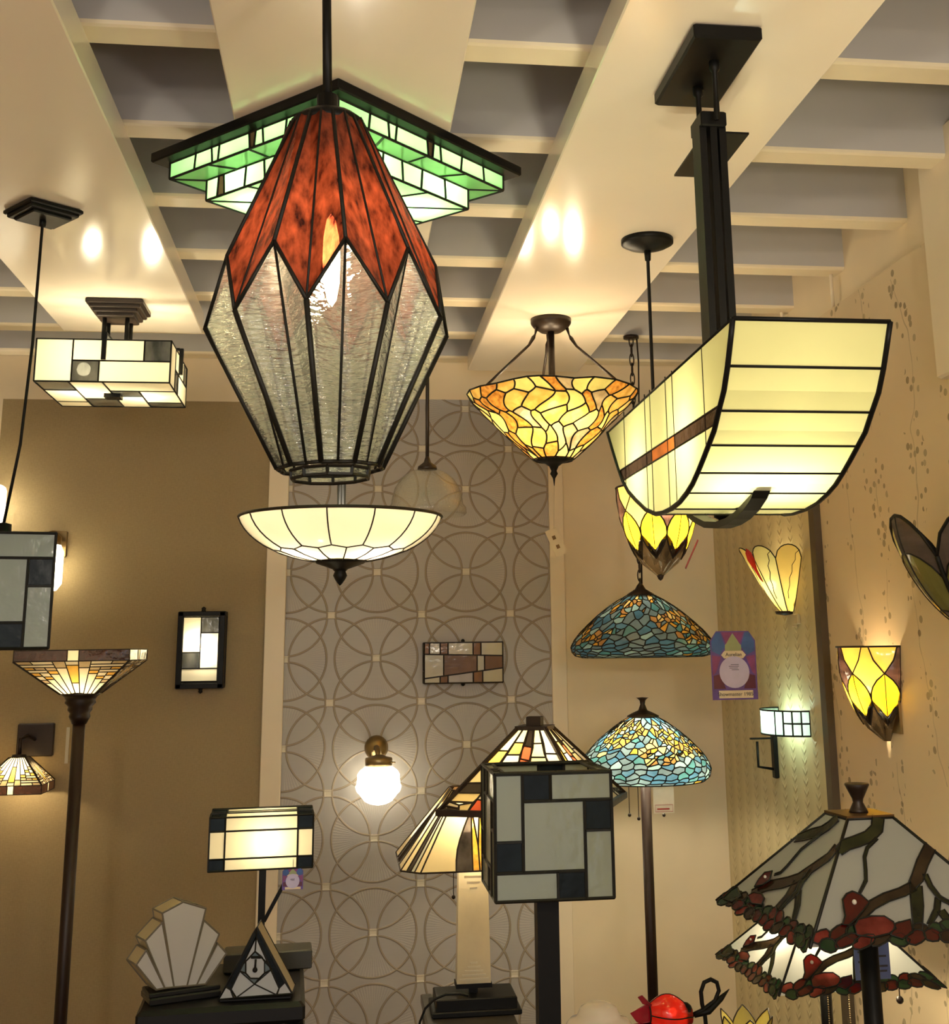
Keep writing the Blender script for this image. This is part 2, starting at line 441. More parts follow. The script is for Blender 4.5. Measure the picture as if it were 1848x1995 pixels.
LINEN, CIRC, LEAFW, FLOR = wall_fabric(), wall_circles(), wall_leaf(), wall_floral()

def quadY(m, x0, x1, z0, z1, y, mi): m.add([(x0, y, z0), (x1, y, z0), (x1, y, z1), (x0, y, z1)], [(0, 1, 2, 3)], mi)
def quadX(m, y0, y1, z0, z1, x, mi): m.add([(x, y0, z0), (x, y1, z0), (x, y1, z1), (x, y0, z1)], [(0, 1, 2, 3)], mi)
WT = CZ+.1985*5
w = MB()
quadY(w, -1.365, -.318, 0, WT, BACK, 1); quadY(w, XL, -1.365, 0, SLAB, BACK, 0); quadY(w, -1.365, -.318, WT, SLAB, BACK, 0)
quadY(w, -.318, .815, WT+.02, SLAB, BACK, 0); quadY(w, -.318, .815, 0, WT+.02, BACK, 2); quadY(w, .815, XR+.055, 0, SLAB, BACK, 0)
w.add([(XL-.1, BACK+.1, 0), (XR+.1, BACK+.1, 0), (XR+.1, BACK+.1, SLAB), (XL-.1, BACK+.1, SLAB)], [(3, 2, 1, 0)], 0)
struct(w.build('wall_back', [CREAMP, LINEN, CIRC]))
w = MB(); FZ = CZ+1.040
quadX(w, 3.83, BACK, 0, FZ, XR, 1); quadX(w, FRONT, 3.83, 0, FZ, XR, 2); quadX(w, FRONT, BACK, FZ, SLAB, XR+.055, 0); w.add([(XR, FRONT, FZ), (XR+.055, FRONT, FZ), (XR+.055, BACK, FZ), (XR, BACK, FZ)], [(0, 1, 2, 3)], 0)
w.add([(XR+.1, FRONT, 0), (XR+.1, BACK, 0), (XR+.1, BACK, SLAB), (XR+.1, FRONT, SLAB)], [(0, 1, 2, 3)], 0)
struct(w.build('wall_right', [CREAMP, LEAFW, FLOR]))
w = MB(); quadX(w, FRONT, BACK, 0, SLAB, XL, 0); w.add([(XL-.1, FRONT, 0), (XL-.1, BACK, 0), (XL-.1, BACK, SLAB), (XL-.1, FRONT, SLAB)], [(3, 2, 1, 0)], 0)
struct(w.build('wall_left', CREAMP))
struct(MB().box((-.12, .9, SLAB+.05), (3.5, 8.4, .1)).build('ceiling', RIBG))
struct(MB().box((-.12, .9, -.05), (3.5, 8.4, .1)).build('floor', paint('dark oak floor', srgb(120, 92, 66), .35, .2, 8, .05, stretch=(1, .1, 1))))
# trims on the walls
tn = 0
def trim(m, mats):
    global tn; tn += 1
    return struct(m.build('trim_%d' % tn, mats))
trim(MB().box((-.279, BACK-.012, WT/2), (.078, .024, WT), bevel=.004), TRIMP)
trim(MB().box((.845, BACK-.006, (WT+.02)/2), (.06, .012, WT+.02), bevel=.003), TRIMP)
trim(MB().box((XR-.012, 3.83, FZ/2), (.024, .045, FZ), 0).box((XR-.006, 3.868, FZ/2), (.012, .03, FZ), 1), [paint('dark brown wall strip', srgb(74, 62, 46), .5), paint('olive strip edge', srgb(132, 118, 84), .5)])
trim(MB().box((XR-.03, 2.40, 2.7), (.06, .86, .62), bevel=.006), TRIMP)
# ceiling ribs: sides coloured grey for their shade, pale rounded undersides
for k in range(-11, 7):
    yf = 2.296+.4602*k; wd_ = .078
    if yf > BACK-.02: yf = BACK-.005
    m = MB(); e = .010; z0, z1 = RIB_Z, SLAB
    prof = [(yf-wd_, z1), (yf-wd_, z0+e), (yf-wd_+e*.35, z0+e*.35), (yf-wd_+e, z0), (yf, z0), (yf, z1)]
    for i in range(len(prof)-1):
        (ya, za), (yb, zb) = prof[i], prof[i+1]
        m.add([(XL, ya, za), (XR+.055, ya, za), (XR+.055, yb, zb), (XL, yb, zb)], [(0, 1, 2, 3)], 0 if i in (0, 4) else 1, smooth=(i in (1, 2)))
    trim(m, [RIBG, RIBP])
# flat boards hung under the ribs, running away from the viewer
for x0, x1, ye in ((-.991, -.5185, 4.29), (-.2535, .205, 4.86), (.466, .9165, 4.81)):
    trim(MB().box(((x0+x1)/2, (FRONT+.1+ye)/2, (BOARD_Z+RIB_Z)/2), (x1-x0, ye-FRONT-.1, RIB_Z-BOARD_Z), bevel=.003), BOARDP)

for px, py0, py1, X_ in ((1622, 540, 592, XR+.03), (1524, 606, 640, XR+.03)):
    a_ = atX(px, py1, X_); trim(MB().tube([(X_, a_.y, a_.z-.02), (X_, a_.y, RIB_Z+.1)], .006, 8), TRIMP)
# ================================================================== hanging lamps
WARM = (1, .72, .38)
def V(*a): return Vector(a)

# ---- big faceted pendant in the foreground
YC = 1.75; ax_t = atY(633, 205, YC); k0 = mpp(ax_t); ox = ax_t.x
def zf(px, py, dr): return atY(px, py, YC-dr).z
R_top, R_pk, R_va, R_bo = .052, .157, .1755, .0710
ox -= .004; z_top = atY(633, 213, YC-R_top).z; z_pk = zf(640, 462, R_pk); z_va = zf(640, 582, R_va); z_bo = atY(633, 914, YC).z
t = thing('pendant_lamp', (ox, YC, BOARD_Z), 'large faceted pendant with dark red glass points above rippled clear glass, nearest lamp', 'pendant lamp')
t.rotation_euler.y = R_(-1.55)
def zz(z): return z-BOARD_Z
MB().tube([(0, 0, 0), (0, 0, zz(z_top)+.02)], .0073, 10).build('rod', BLACK, t)
MB().lathe([(.001, 0), (.062, 0), (.062, -.012), (.055, -.022), (.012, -.026), (.001, -.026)], 28).build('canopy', BLACK, t)
MB().lathe([(.001, .045), (.016, .045), (.016, .02), (R_top*.8, .012), (R_top+.004, 0), (R_top+.004, -.012), (R_top-.004, -.012), (.001, .004)], 20, (0, 0, zz(z_top))).build('top_cap', BLACK, t)
N = 10; va = [R_(-90-9)+2*PI*i/N for i in range(N)]; pk = [a+PI/N for a in va]
def P3(r, a, z): return V(r*math.cos(a), r*math.sin(a), zz(z))
red, clr = Panes(), Panes(); thick, thin = MB(), MB()
for i in range(N):
    a, p0, p1 = va[i], pk[i-1], pk[i]
    T0, TM, T1 = P3(R_top, p0, z_top), P3(R_top*1.06, a, z_top), P3(R_top, p1, z_top)
    K0, K1, VA = P3(R_pk, p0, z_pk), P3(R_pk, p1, z_pk), P3(R_va, a, z_va)
    B0, BM, B1 = P3(R_bo, p0, z_bo), P3(R_bo*1.05, a, z_bo), P3(R_bo, p1, z_bo)
    M = P3(R_pk*1.0, a, z_pk+.0)                                   # on the fold line at tip height
    for L_, Rr_ in ((T0, K0), (T1, K1)):
        pass
    red.poly([T0, TM, VA, K0], 0, False); red.poly([TM, T1, K1, VA], 0, False)
    clr.poly([K0, VA, BM, B0], 0, False); clr.poly([VA, K1, B1, BM], 0, False)
    thick.tube([T1, K1], .0032, 6); thick.tube([K0, VA], .0030, 6); thick.tube([VA, K1], .0030, 6); thick.tube([VA, BM], .0040, 6)
    thin.tube([TM, VA], .0019, 6); thin.tube([K1, B1], .0022, 6); thin.tube([B0, BM], .0030, 6); thin.tube([BM, B1], .0030, 6)
def subdiv_mesh(o, n):
    md = o.modifiers.new('sub', 'SUBSURF'); md.subdivision_type = 'SIMPLE'; md.levels = md.render_levels = n
RIPPLE = clear_glass('rippled clear glass', (.90, 1, .93), .30, 74, 1.0, (.5, .5, 2.4), .32)
go = red.g.build('red_glass', REDG, t); go2 = clr.g.build('clear_glass', RIPPLE, t)
thick.build('lead_came', LEAD, t); thin.build('fine_came', LEAD, t)
# inner collar at the bottom
c = Panes(); rb = R_bo*.80; zb = z_bo-.003
for i in range(N):
    a, b = va[i]+.1, va[(i+1) % N]+.1
    c.poly([P3(rb, a, zb), P3(rb, b, zb), P3(rb*.97, b, zb-.011), P3(rb*.97, a, zb-.011)])
    thin_ = P3(rb, a, zb)
c.build(t, RIPPLE, .0026, name='bottom_collar')
bulb(t, (0.004, -.01, zz(z_pk)+.015), 1.5, (1, .62, .28), .013, tall=5.5)
MB().lathe([(.001, .05), (.016, .05), (.018, 0), (.016, -.03), (.001, -.03)], 14, (0, 0, zz(z_pk)+.12)).build('lamp_holder', BLACK, t)

# ---- stepped square ceiling light in green glass
A, B, Cc = (atZ(*p, BOARD_Z) for p in ((307.6, 301), (657, 151), (1005, 321)))
cen = (A+Cc)/2; side = ((A-B).length+(Cc-B).length)/2*1.02; rz = math.atan2((Cc-B).y, (Cc-B).x); Yc = cen.y
z1 = BOARD_Z-.024
t = thing('ceiling_light', (cen.x, cen.y, BOARD_Z), 'square stepped flush ceiling light in green glass under a black tray', 'ceiling light', rz)
h = side/2
MB().box((0, 0, -.012), (side, side, .024), bevel=.003).build('tray', BLACK, t)
hd = Yc
zt1 = atY(343, 352, A.y).z-BOARD_Z; zt2 = atY(414, 394, A.y).z-BOARD_Z
s1 = h*.895; s2 = h*.70
Pn = Panes(); Pn2 = Panes()
def rot(v, q):
    a = q*PI/2; return V(v[0]*round(math.cos(a))-v[1]*round(math.sin(a)), v[0]*round(math.sin(a))+v[1]*round(math.cos(a)), v[2])
ws = [0, .17, .27, .32, .50, .54, .58, .72, .86, 1]
for q in range(4):
    for (s_, za, zb_, marks) in ((s1, -.024, zt1, ws), (s2, zt1, zt2, [0, .10, .14, .32, .46, .62, .8, 1])):
        for i in range(len(marks)-1):
            u0_, u1_ = (x*2*s_-s_ for x in marks[i:i+2]); sk = .004*(1 if i % 2 else -1)
            mi = 1 if ((s_ == s1 and i in (4,)) or (s_ == s2 and i == 1)) else 0
            e0 = 0 if i == 0 else -sk; e1 = 0 if i == len(marks)-2 else sk
            Pn.poly([rot((u0_, -s_, za), q), rot((u1_, -s_, za), q), rot((u1_+e1, -s_, zb_), q), rot((u0_+e0, -s_, zb_), q)], mi)
    # step underside ring between s1 and s2
    for i in range(4):
        f0, f1 = i/4, (i+1)/4
        a0_, a1_ = -s1+2*s1*f0, -s1+2*s1*f1; b0, b1 = -s2+2*s2*f0, -s2+2*s2*f1
        Pn.poly([rot((a0_, -s1, zt1), q), rot((a1_, -s1, zt1), q), rot((b1, -s2, zt1), q), rot((b0, -s2, zt1), q)], 0)
    for i in range(3):
        a0_, a1_ = -s2+2*s2*i/3, -s2+2*s2*(i+1)/3; b0, b1 = a0_*.35, a1_*.35
        Pn.poly([rot((a0_, -s2, zt2), q), rot((a1_, -s2, zt2), q), rot((b1, -s2*.35, zt2), q), rot((b0, -s2*.35, zt2), q)], 0)
b_ = s2*.35; Pn.poly([V(-b_, -b_, zt2), V(b_, -b_, zt2), V(b_, b_, zt2), V(-b_, b_, zt2)], 0)
Pn.build(t, [GREEN, UMBER], .0030)
for sx, sy in ((-.12, -.12), (.12, .12), (.12, -.12), (-.12, .12)): bulb(t, (sx, sy, -.055), 1.25, (.86, 1, .66), .022)

# ---- long curved ceiling fixture at the right, lamp box of pale yellow glass
Y1, Y2 = 1.648, 2.562; a = atY(1427, 620, Y1); zt = a.z; xl = a.x; xr = atY(1734, 631, Y1).x; xc = (xl+xr)/2; yc = (Y1+Y2)/2
t = thing('curved_ceiling_lamp', (xc, yc, BOARD_Z), 'long trough-shaped lamp of pale yellow glass hung from a tall black column', 'ceiling lamp')
prof_px = [(1427, 620), (1422, 668), (1417, 713), (1410, 760), (1400, 800), (1391, 838), (1380, 867), (1370, 893), (1358.5, 921), (1349, 942), (1338, 960), (1324, 978), (1308, 991), (1290, 999.5), (1277, 1001.6), (1259, 993.7), (1239, 974.5), (1225, 958.7), (1213, 936), (1205, 913.6), (1194, 877.5), (1183.7, 842.5)]
pf = []
for p in prof_px:
    w_ = atX(*p, xl); pf.append((w_.y, w_.z))
# the box is symmetric front to back: mirror the near half
bot = min(range(len(pf)), key=lambda i: pf[i][1])
half = [(p[0], p[1]) for p in pf[:15]]
print('boat profile', [(round(p[0], 3), round(p[1], 3)) for p in pf])
prof = pf
hw = (xr-xl)/2
Pn = Panes(); cm = MB(); cmt = MB()
brk = [0, 2, 4, 6, 8, 10, 12, 14, 16, 18, 20, 21]
for i in range(len(prof)-1):
    (ya, za), (yb, zb_) = prof[i], prof[i+1]
    Pn.g.add([(-hw, ya-yc, za-BOARD_Z), (hw, ya-yc, za-BOARD_Z), (hw, yb-yc, zb_-BOARD_Z), (-hw, yb-yc, zb_-BOARD_Z)], [(0, 1, 2, 3)], 0, True)
for i in brk:
    y_, z_ = prof[i]; r = .0036 if i in (0, 21) else .0022
    cm.tube([(-hw, y_-yc, z_-BOARD_Z), (hw, y_-yc, z_-BOARD_Z)], r, 6)
for s_ in (-1, 1):
    cm.tube([(s_*hw, y_-yc, z_-BOARD_Z) for y_, z_ in prof], .0044, 8)
    cm.tube([(s_*hw, prof[0][0]-yc, prof[0][1]-BOARD_Z), (s_*hw, prof[-1][0]-yc, prof[-1][1]-BOARD_Z)], .0024, 6)
# end faces: vertical panes with a dark band
ys = [p[0]-yc for p in prof]; zs = [p[1]-BOARD_Z for p in prof]
def low(y):
    for i in range(len(ys)-1):
        if ys[i] <= y <= ys[i+1] or ys[i] >= y >= ys[i+1]:
            f = (y-ys[i])/(ys[i+1]-ys[i]+1e-9); return zs[i]+f*(zs[i+1]-zs[i])
    return zs[0]
ztop = zs[0]; zb1, zb0 = None, None
p1 = atX(1183+30, 1004, xl)
za_ = atX(1385, 800+5, xl).z; zband1 = atX(1390, 797, xl).z-BOARD_Z; zband0 = atX(1383, 832, xl).z-BOARD_Z
def ypx(px, py): return atX(px, py, xl).y-yc
cuts = [ypx(x, y) for x, y in ((1366, 677), (1308, 729), (1295, 740), (1265, 768), (1255, 778), (1215, 815))]
cuts = [ys[0]]+cuts+[ys[-1]]
for s_ in (-1, 1):
    x = s_*hw
    poly_ = [(y, z) for y, z in zip(ys, zs)]
    for i in range(len(cuts)-1):
        c0, c1 = cuts[i], cuts[i+1]
        cell_ = clip(clip(poly_, (c0, 0), (-1, 0)), (c1, 0), (1, 0))
        for (zlo, zhi, mi) in ((zband1, 9, 0), (zband0, zband1, 2 if i in (2, 3) else 1), (-9, zband0, 0)):
            q = clip(clip(cell_, (0, zhi), (0, 1)), (0, zlo), (0, -1))
            if len(q) > 2: Pn.g.poly([(x, y, z) for y, z in q], mi)
        if i and i < len(cuts)-1: cmt.tube([(x, c0, ztop), (x, c0, low(c0))], .0012, 5)
    def yat(z):
        r = []
        for i in range(len(ys)-1):
            if (zs[i]-z)*(zs[i+1]-z) < 0: f = (z-zs[i])/(zs[i+1]-zs[i]); r.append(ys[i]+f*(ys[i+1]-ys[i]))
        return r[0], r[-1]
    for zq in (zband0, zband1):
        y0_, y1_ = yat(zq); cmt.tube([(x, y0_, zq), (x, y1_, zq)], .0018, 5)
Pn.g.build('glass_panels', [BOATG, UMBER, AMBER], t); cm.build('frame', BLACK, t); cmt.build('lead_came', LEADB, t)
# column, plates, rods
cn = [atZ(*p, BOARD_Z) for p in ((1347, 43), (1481, 50), (1276, 182), (1400, 192))]
cx_ = (cn[1].x-cn[0].x); cy_ = cn[2].y-cn[0].y; ccx = (cn[0].x+cn[1].x)/2+.003-xc; ccy = (cn[0].y+cn[2].y)/2-yc
MB().box((ccx, ccy, -.014), (cx_, cy_, .028), bevel=.004).build('canopy', BLACK, t)
zpl = atY(1455, 262, yc).z-BOARD_Z; pL = [atZ(*p, zpl+BOARD_Z) for p in ((1370, 256), (1458, 258), (1315, 342), (1400, 342))]
print('plate', [tuple(round(c, 3) for c in p) for p in pL], 'canopy', cx_, cy_, ccx, ccy)
MB().box(((pL[0].x+pL[1].x)/2+.002-xc, (pL[0].y+pL[2].y)/2-yc, zpl), (pL[1].x-pL[0].x, pL[2].y-pL[0].y, .004)).build('cross_plate', BLACK, t)
for dy in (-.055, .055): MB().tube([(ccx, ccy+dy, -.02), (ccx, ccy+dy, -.045), (ccx, ccy+dy, -.05), (ccx, ccy+dy, zpl-.0)], [.010, .010, .0055, .0055], 10).build('rod', BLACK, t)
zl = zt-BOARD_Z
MB().box((ccx, ccy, zpl+.012), (.05, .07, .03), bevel=.003).build('collar', BLACK, t)
m = MB()
for dx in (-.019, 0, .019): m.box((ccx+dx, ccy, (zpl+zl)/2-.1), (.013, .05 if dx else .06, (zpl-zl)+.2))
m.build('column', BLACK, t)
apx = [(1487, 938), (1477, 965), (1462, 988), (1445, 1005), (1428, 1016), (1408, 1023), (1385, 1022), (1365, 1012), (1350, 1000)]
arc = [atX(*p, xc+.004) for p in apx]; 
m = MB(); hwid = .014; th = .006
arcw = [V(.004, p.y-yc, p.z-BOARD_Z) for p in arc]
n_ = len(arcw); vs = []
for i, p in enumerate(arcw):
    tt = (arcw[min(i+1, n_-1)]-arcw[max(i-1, 0)]).normalized(); nn = V(0, -tt.z, tt.y)
    for sx, sn in ((-1, -1), (1, -1), (1, 1), (-1, 1)): vs.append(p+V(sx*hwid, 0, 0)+nn*sn*th)
fs = [(3, 2, 1, 0), tuple(range(4*n_-4, 4*n_))]
for i in range(n_-1):
    for k in range(4): fs.append((4*i+k, 4*i+(k+1) % 4, 4*i+4+(k+1) % 4, 4*i+4+k))
m.add(vs, fs); m.build('bottom_strap', BLACK, t)
for j in (3, 5):
    p = arcw[j]; MB().lathe([(.001, -.002), (.008, -.002), (.008, .010), (.016, .014), (.016, .018), (.001, .018)], 12, (p.x, p.y, p.z)).tube([(p.x, p.y, p.z+.01), (p.x, p.y, p.z+.06)], .004, 8).build('finial', BLACK, t)
for dy in (-.17, .17):
    for dx in (-.045, .05): bulb(t, (dx, dy, zband0+.0), .95, (1, .88, .56), .02)

# ---- shallow white bowl pendant
Yb = 3.2; top = atY(664, 1008, Yb); kb = mpp(top)
t = thing('bowl_pendant', (atY(665, 970, Yb).x, Yb, BOARD_Z), 'shallow white glass bowl pendant with petal seams, below the faceted pendant', 'pendant lamp')
zr = top.z-BOARD_Z; Rb = 195*kb; dz_ = (1098-1012)*kb*1.02
MB().tube([(0, 0, 0), (0, 0, zr-.05)], .011, 12).build('rod', BLACK, t)
MB().lathe([(.001, 0), (.06, 0), (.06, -.015), (.02, -.03), (.001, -.03)], 28).build('canopy', BLACK, t)
pr = [(Rb*math.sin(x*PI/2*.9)/math.sin(PI/2*.9), zr-dz_*(math.cos(x*PI/2*.9)-math.cos(PI/2*.9))/(1-math.cos(PI/2*.9))) for x in [i/14 for i in range(15)]]
pr[0] = (.002, pr[0][1])
MB().lathe(pr, 48).build('glass_bowl', glass('warm white bowl glass', (.86, .76, .54), .5, .02, 6), t)
cm = MB(); cm.tube([(Rb*math.cos(2*PI*i/60), Rb*math.sin(2*PI*i/60), zr) for i in range(60)], .0042, 6, closed=True)
def bowlpt(x, an):
    j = x*14; i = min(13, int(j)); f = j-i
    r = pr[i][0]*(1-f)+pr[i+1][0]*f; z = pr[i][1]*(1-f)+pr[i+1][1]*f
    return V((r+.001)*math.cos(an), (r+.001)*math.sin(an), z-.001)
NB = 14
for i in range(NB):
    an = 2*PI*(i+.22)/NB; an2 = an+PI/NB
    cm.tube([bowlpt(.5+.5*j/6, an) for j in range(7)], .0019, 5)
    cm.tube([bowlpt(.5, an), bowlpt(.455, an2)], .0017, 5); cm.tube([bowlpt(.5, an), bowlpt(.455, an-PI/NB)], .0017, 5)
    cm.tube([bowlpt(.455*j/4+.001, an2) for j in range(1, 5)], .0017, 5)
cm.build('lead_came', LEADB, t)
MB().lathe([(.001, 0), (.075, .012), (.06, 0), (.02, -.014), (.014, -.02), (.018, -.03), (.013, -.04), (.006, -.05), (.001, -.055)][::-1], 20, (0, 0, pr[0][1]-.002)).build('finial', BLACK, t)
for an in (-.6, 1.4, 3.6): bulb(t, (.09*math.cos(an), .09*math.sin(an), zr-dz_*.66), 1.15, (1, .84, .60), .022)

# ---- ribbed clear glass dome pendant
Yg = 3.9; p = atY(832, 908, Yg); kg = mpp(p)
t = thing('dome_pendant', (p.x, Yg, BOARD_Z), 'unlit ribbed clear glass dome pendant in front of the circle wallpaper', 'pendant lamp')
zc = p.z-BOARD_Z
MB().tube([(0, 0, 0), (0, 0, zc)], .0062, 10).build('rod', BRONZE, t)
MB().lathe([(.001, 0), (.035, 0), (.035, -.01), (.01, -.02), (.001, -.02)], 24).build('canopy', BRONZE, t)
MB().lathe([(.006, .03), (.012, .012), (.03, -.002), (.032, -.012), (.001, -.012)], 24, (0, 0, zc)).build('cap', BRONZE, t)
prd = [(.028, 0), (.06, -.012), (.088, -.035), (.106, -.065), (.115, -.098), (.118, -.12), (.128, -.132), (.129, -.15), (.122, -.158)]
MB().lathe([(r*kg*72/.122, z*kg*90/.158-.01) for r, z in prd], 120, (0, 0, zc), wob=lambda a, i: 1+.006*math.sin(a*60)).build('glass_dome', clear_glass('ribbed clear glass', (.97, .98, .95), .80, 50, .3, (3, 3, .3), .07), t)

# ---- half-cone uplighter with flame-shaped amber pieces
pc = atZ(1072.5, 622, BOARD_Z); Yy = pc.y; rc = .5*(atZ(1112, 622, BOARD_Z).x-atZ(1033, 622, BOARD_Z).x)
rim = atY(1077, 772, Yy); ky = mpp(rim); zr = rim.z-BOARD_Z; bt = atY(1078, 897, Yy); zb = bt.z-BOARD_Z
t = thing('cone_uplighter', (pc.x, pc.y, BOARD_Z), 'amber flame-patterned glass cone uplighter hung by three rods from the right ceiling board', 'pendant lamp')
MB().lathe([(.001, -.045), (rc*.55, -.044), (rc*.85, -.03), (rc*.98, -.018), (rc, -.014), (rc, 0), (.001, 0)], 40).build('canopy', BRONZE, t)
Rr = 166*ky; r_b = 36*ky
m = MB(); m.tube([(0, 0, -.04), (0, 0, zb)], .0115, 12); m.build('stem', BRONZE, t)
for an in (R_(200), R_(-18), R_(92)):
    c_, s_ = math.cos(an), math.sin(an)
    m = MB(); m.tube([(rc*.8*c_, rc*.8*s_, -.035), (rc*.9*c_, rc*.9*s_, -.06), (rc*1.0*c_, rc*1.0*s_, -.072), (rc*1.25*c_, rc*1.25*s_, -.10), (Rr*.92*c_, Rr*.92*s_, zr+.0)], [.006, .003, .007, .0045, .0045], 8)
    m.build('support_rod', BRONZE, t)
Hh = zr-zb; slant = 1.0
random.seed(21)
def conept(x, y, W=1):       # x around 0..1, y 0 bottom .. 1 top
    yy = max(0, min(1, y)); r = r_b+(Rr-r_b)*(yy**.92); a = 2*PI*(x+.018*math.sin(yy*11+x*25)+.02*math.sin(x*9)*yy)
    return V(r*math.cos(a), r*math.sin(a), zb+Hh*yy)
seeds = []
rows = [(.02, 17), (.27, 22), (.52, 26), (.76, 29), (.99, 32)]
for y, n in rows:
    o_ = random.random()
    for i in range(n): seeds.append((((i+o_+random.uniform(-.16, .16))/n) % 1, min(.995, max(.005, y+random.uniform(-.08, .08)))))
cells = voronoi(seeds, 1, 1, 6.0, .95)
FL = [glass('honey glass', (.60, .33, .05), .58, .25, 22, (1, 1, 1), .02, .1, .07, (.80, .52, .14)), glass('pale honey glass', (.84, .60, .18), .58, .15, 22, (1, 1, 1), .02),
      glass('caramel mottled glass', (.38, .13, .02), .58, .3, 60, (1, 1, 1), .02, .1, .07, (.74, .36, .06)), glass('dusky tan glass', (.34, .24, .11), .5, .25, 30, (1, 1, 1), .02, .1, .07, (.50, .40, .22)), glass('olive honey glass', (.56, .50, .16), .55, .2, 22, (1, 1, 1), .02)]
g_ = MB(); cm = MB(); done = set()
def lathe_cells(cells, f, g_, cm, colour, cr, seg=.03, off=.0008):
    for ci, cell_ in enumerate(cells):
        if len(cell_) < 3: continue
        pts = []
        for i in range(len(cell_)):
            a, b = cell_[i], cell_[(i+1) % len(cell_)]
            n = max(1, int(math.hypot(a[0]-b[0], (a[1]-b[1]))/seg)); 
            for j in range(n):
                q = j/n; pts.append((a[0]+(b[0]-a[0])*q, a[1]+(b[1]-a[1])*q))
            key = (round(min(a, b)[0] % 1, 3), round(min(a, b)[1], 3), round(max(a, b)[0] % 1, 3), round(max(a, b)[1], 3))
            if key not in done:
                done.add(key); cm.tube([f(a[0]+(b[0]-a[0])*j/n, a[1]+(b[1]-a[1])*j/n) for j in range(n+1)], cr, 5)
        c0 = (sum(p[0] for p in pts)/len(pts), sum(p[1] for p in pts)/len(pts))
        vs = [f(*c0)]+[f(*p) for p in pts]
        g_.add(vs, [(0, 1+i, 1+(i+1) % len(pts)) for i in range(len(pts))], colour(ci, *c0), False)
def conewave(x, y):
    # scalloped rim: the top edge rises and falls a little
    p = conept(x, y); e = max(0, y-.9)/.1
    p.z += e*.010*abs(math.sin(x*2*PI*13))
    return p
def ccol(i, x, y): return random.choice([0, 1, 0, 1, 2, 2, 3, 4] if y > .6 else [0, 0, 1, 2, 2, 2, 1, 3])
lathe_cells(cells, conewave, g_, cm, ccol, .0030, .018)
o = g_.build('glass_panels', FL, t); cm.build('lead_came', LEAD, o)
MB().lathe([(.001, -.085), (.004, -.06), (.013, -.045), (.009, -.035), (.016, -.02), (.03, -.01), (r_b+.008, .004), (r_b+.002, .006), (.001, .0)], 24, (0, 0, zb)).build('finial', BLACK, t)
for an in (.4, 2.5, 4.6): bulb(t, (.10*math.cos(an), .10*math.sin(an), zb+Hh*.74), 1.35, (1, .74, .40), .022)
CONE_TIP = V(pc.x, pc.y, BOARD_Z+zb-.085)

# ---- round-canopy rod pendant carrying the yellow petal shade
pr_ = atZ(1260, 467, BOARD_Z); Yp = pr_.y; rcn = .5*(atZ(1310, 467, BOARD_Z).x-atZ(1209, 467, BOARD_Z).x)
zt_ = atY(1283, 950, Yp).z-BOARD_Z; zb_ = atY(1292, 1122, Yp).z-BOARD_Z; kp = mpp(atY(1283, 1000, Yp)); Rp = 80*kp
t = thing('petal_pendant', (pr_.x, Yp, BOARD_Z), 'yellow petal glass shade with brown pointed base, partly behind the trough-shaped lamp', 'pendant lamp')
MB().lathe([(.001, -.034), (.012, -.033), (rcn*.8, -.02), (rcn*.9, -.014), (rcn, -.012), (rcn, 0), (.001, 0)], 40).build('canopy', BLACK, t)
MB().tube([(0, 0, -.03), (0, 0, -.06), (0, 0, -.062), (0, 0, zt_+.0)], [.010, .008, .0046, .0046], 10).build('rod', BLACK, t)
Hp = zt_-zb_
YEL = glass('bright yellow art glass', (.85, .45, .008), .62, .12, 12, (1, 1, 1), .02, .1, .06, (.90, .60, .03))
YELP = glass('pale amber top glass', (.88, .54, .10), .6, .1, 12, (1, 1, 1), .03)
BRNG = glass('brown water glass', (.012, .008, .005), .3, .5, 14, (1, 1, .3), .01, .08, .08, (.06, .04, .02))
def petal_r(y): return Rp*(1-(1-y)**2.1)**.62 if y > 0 else 0
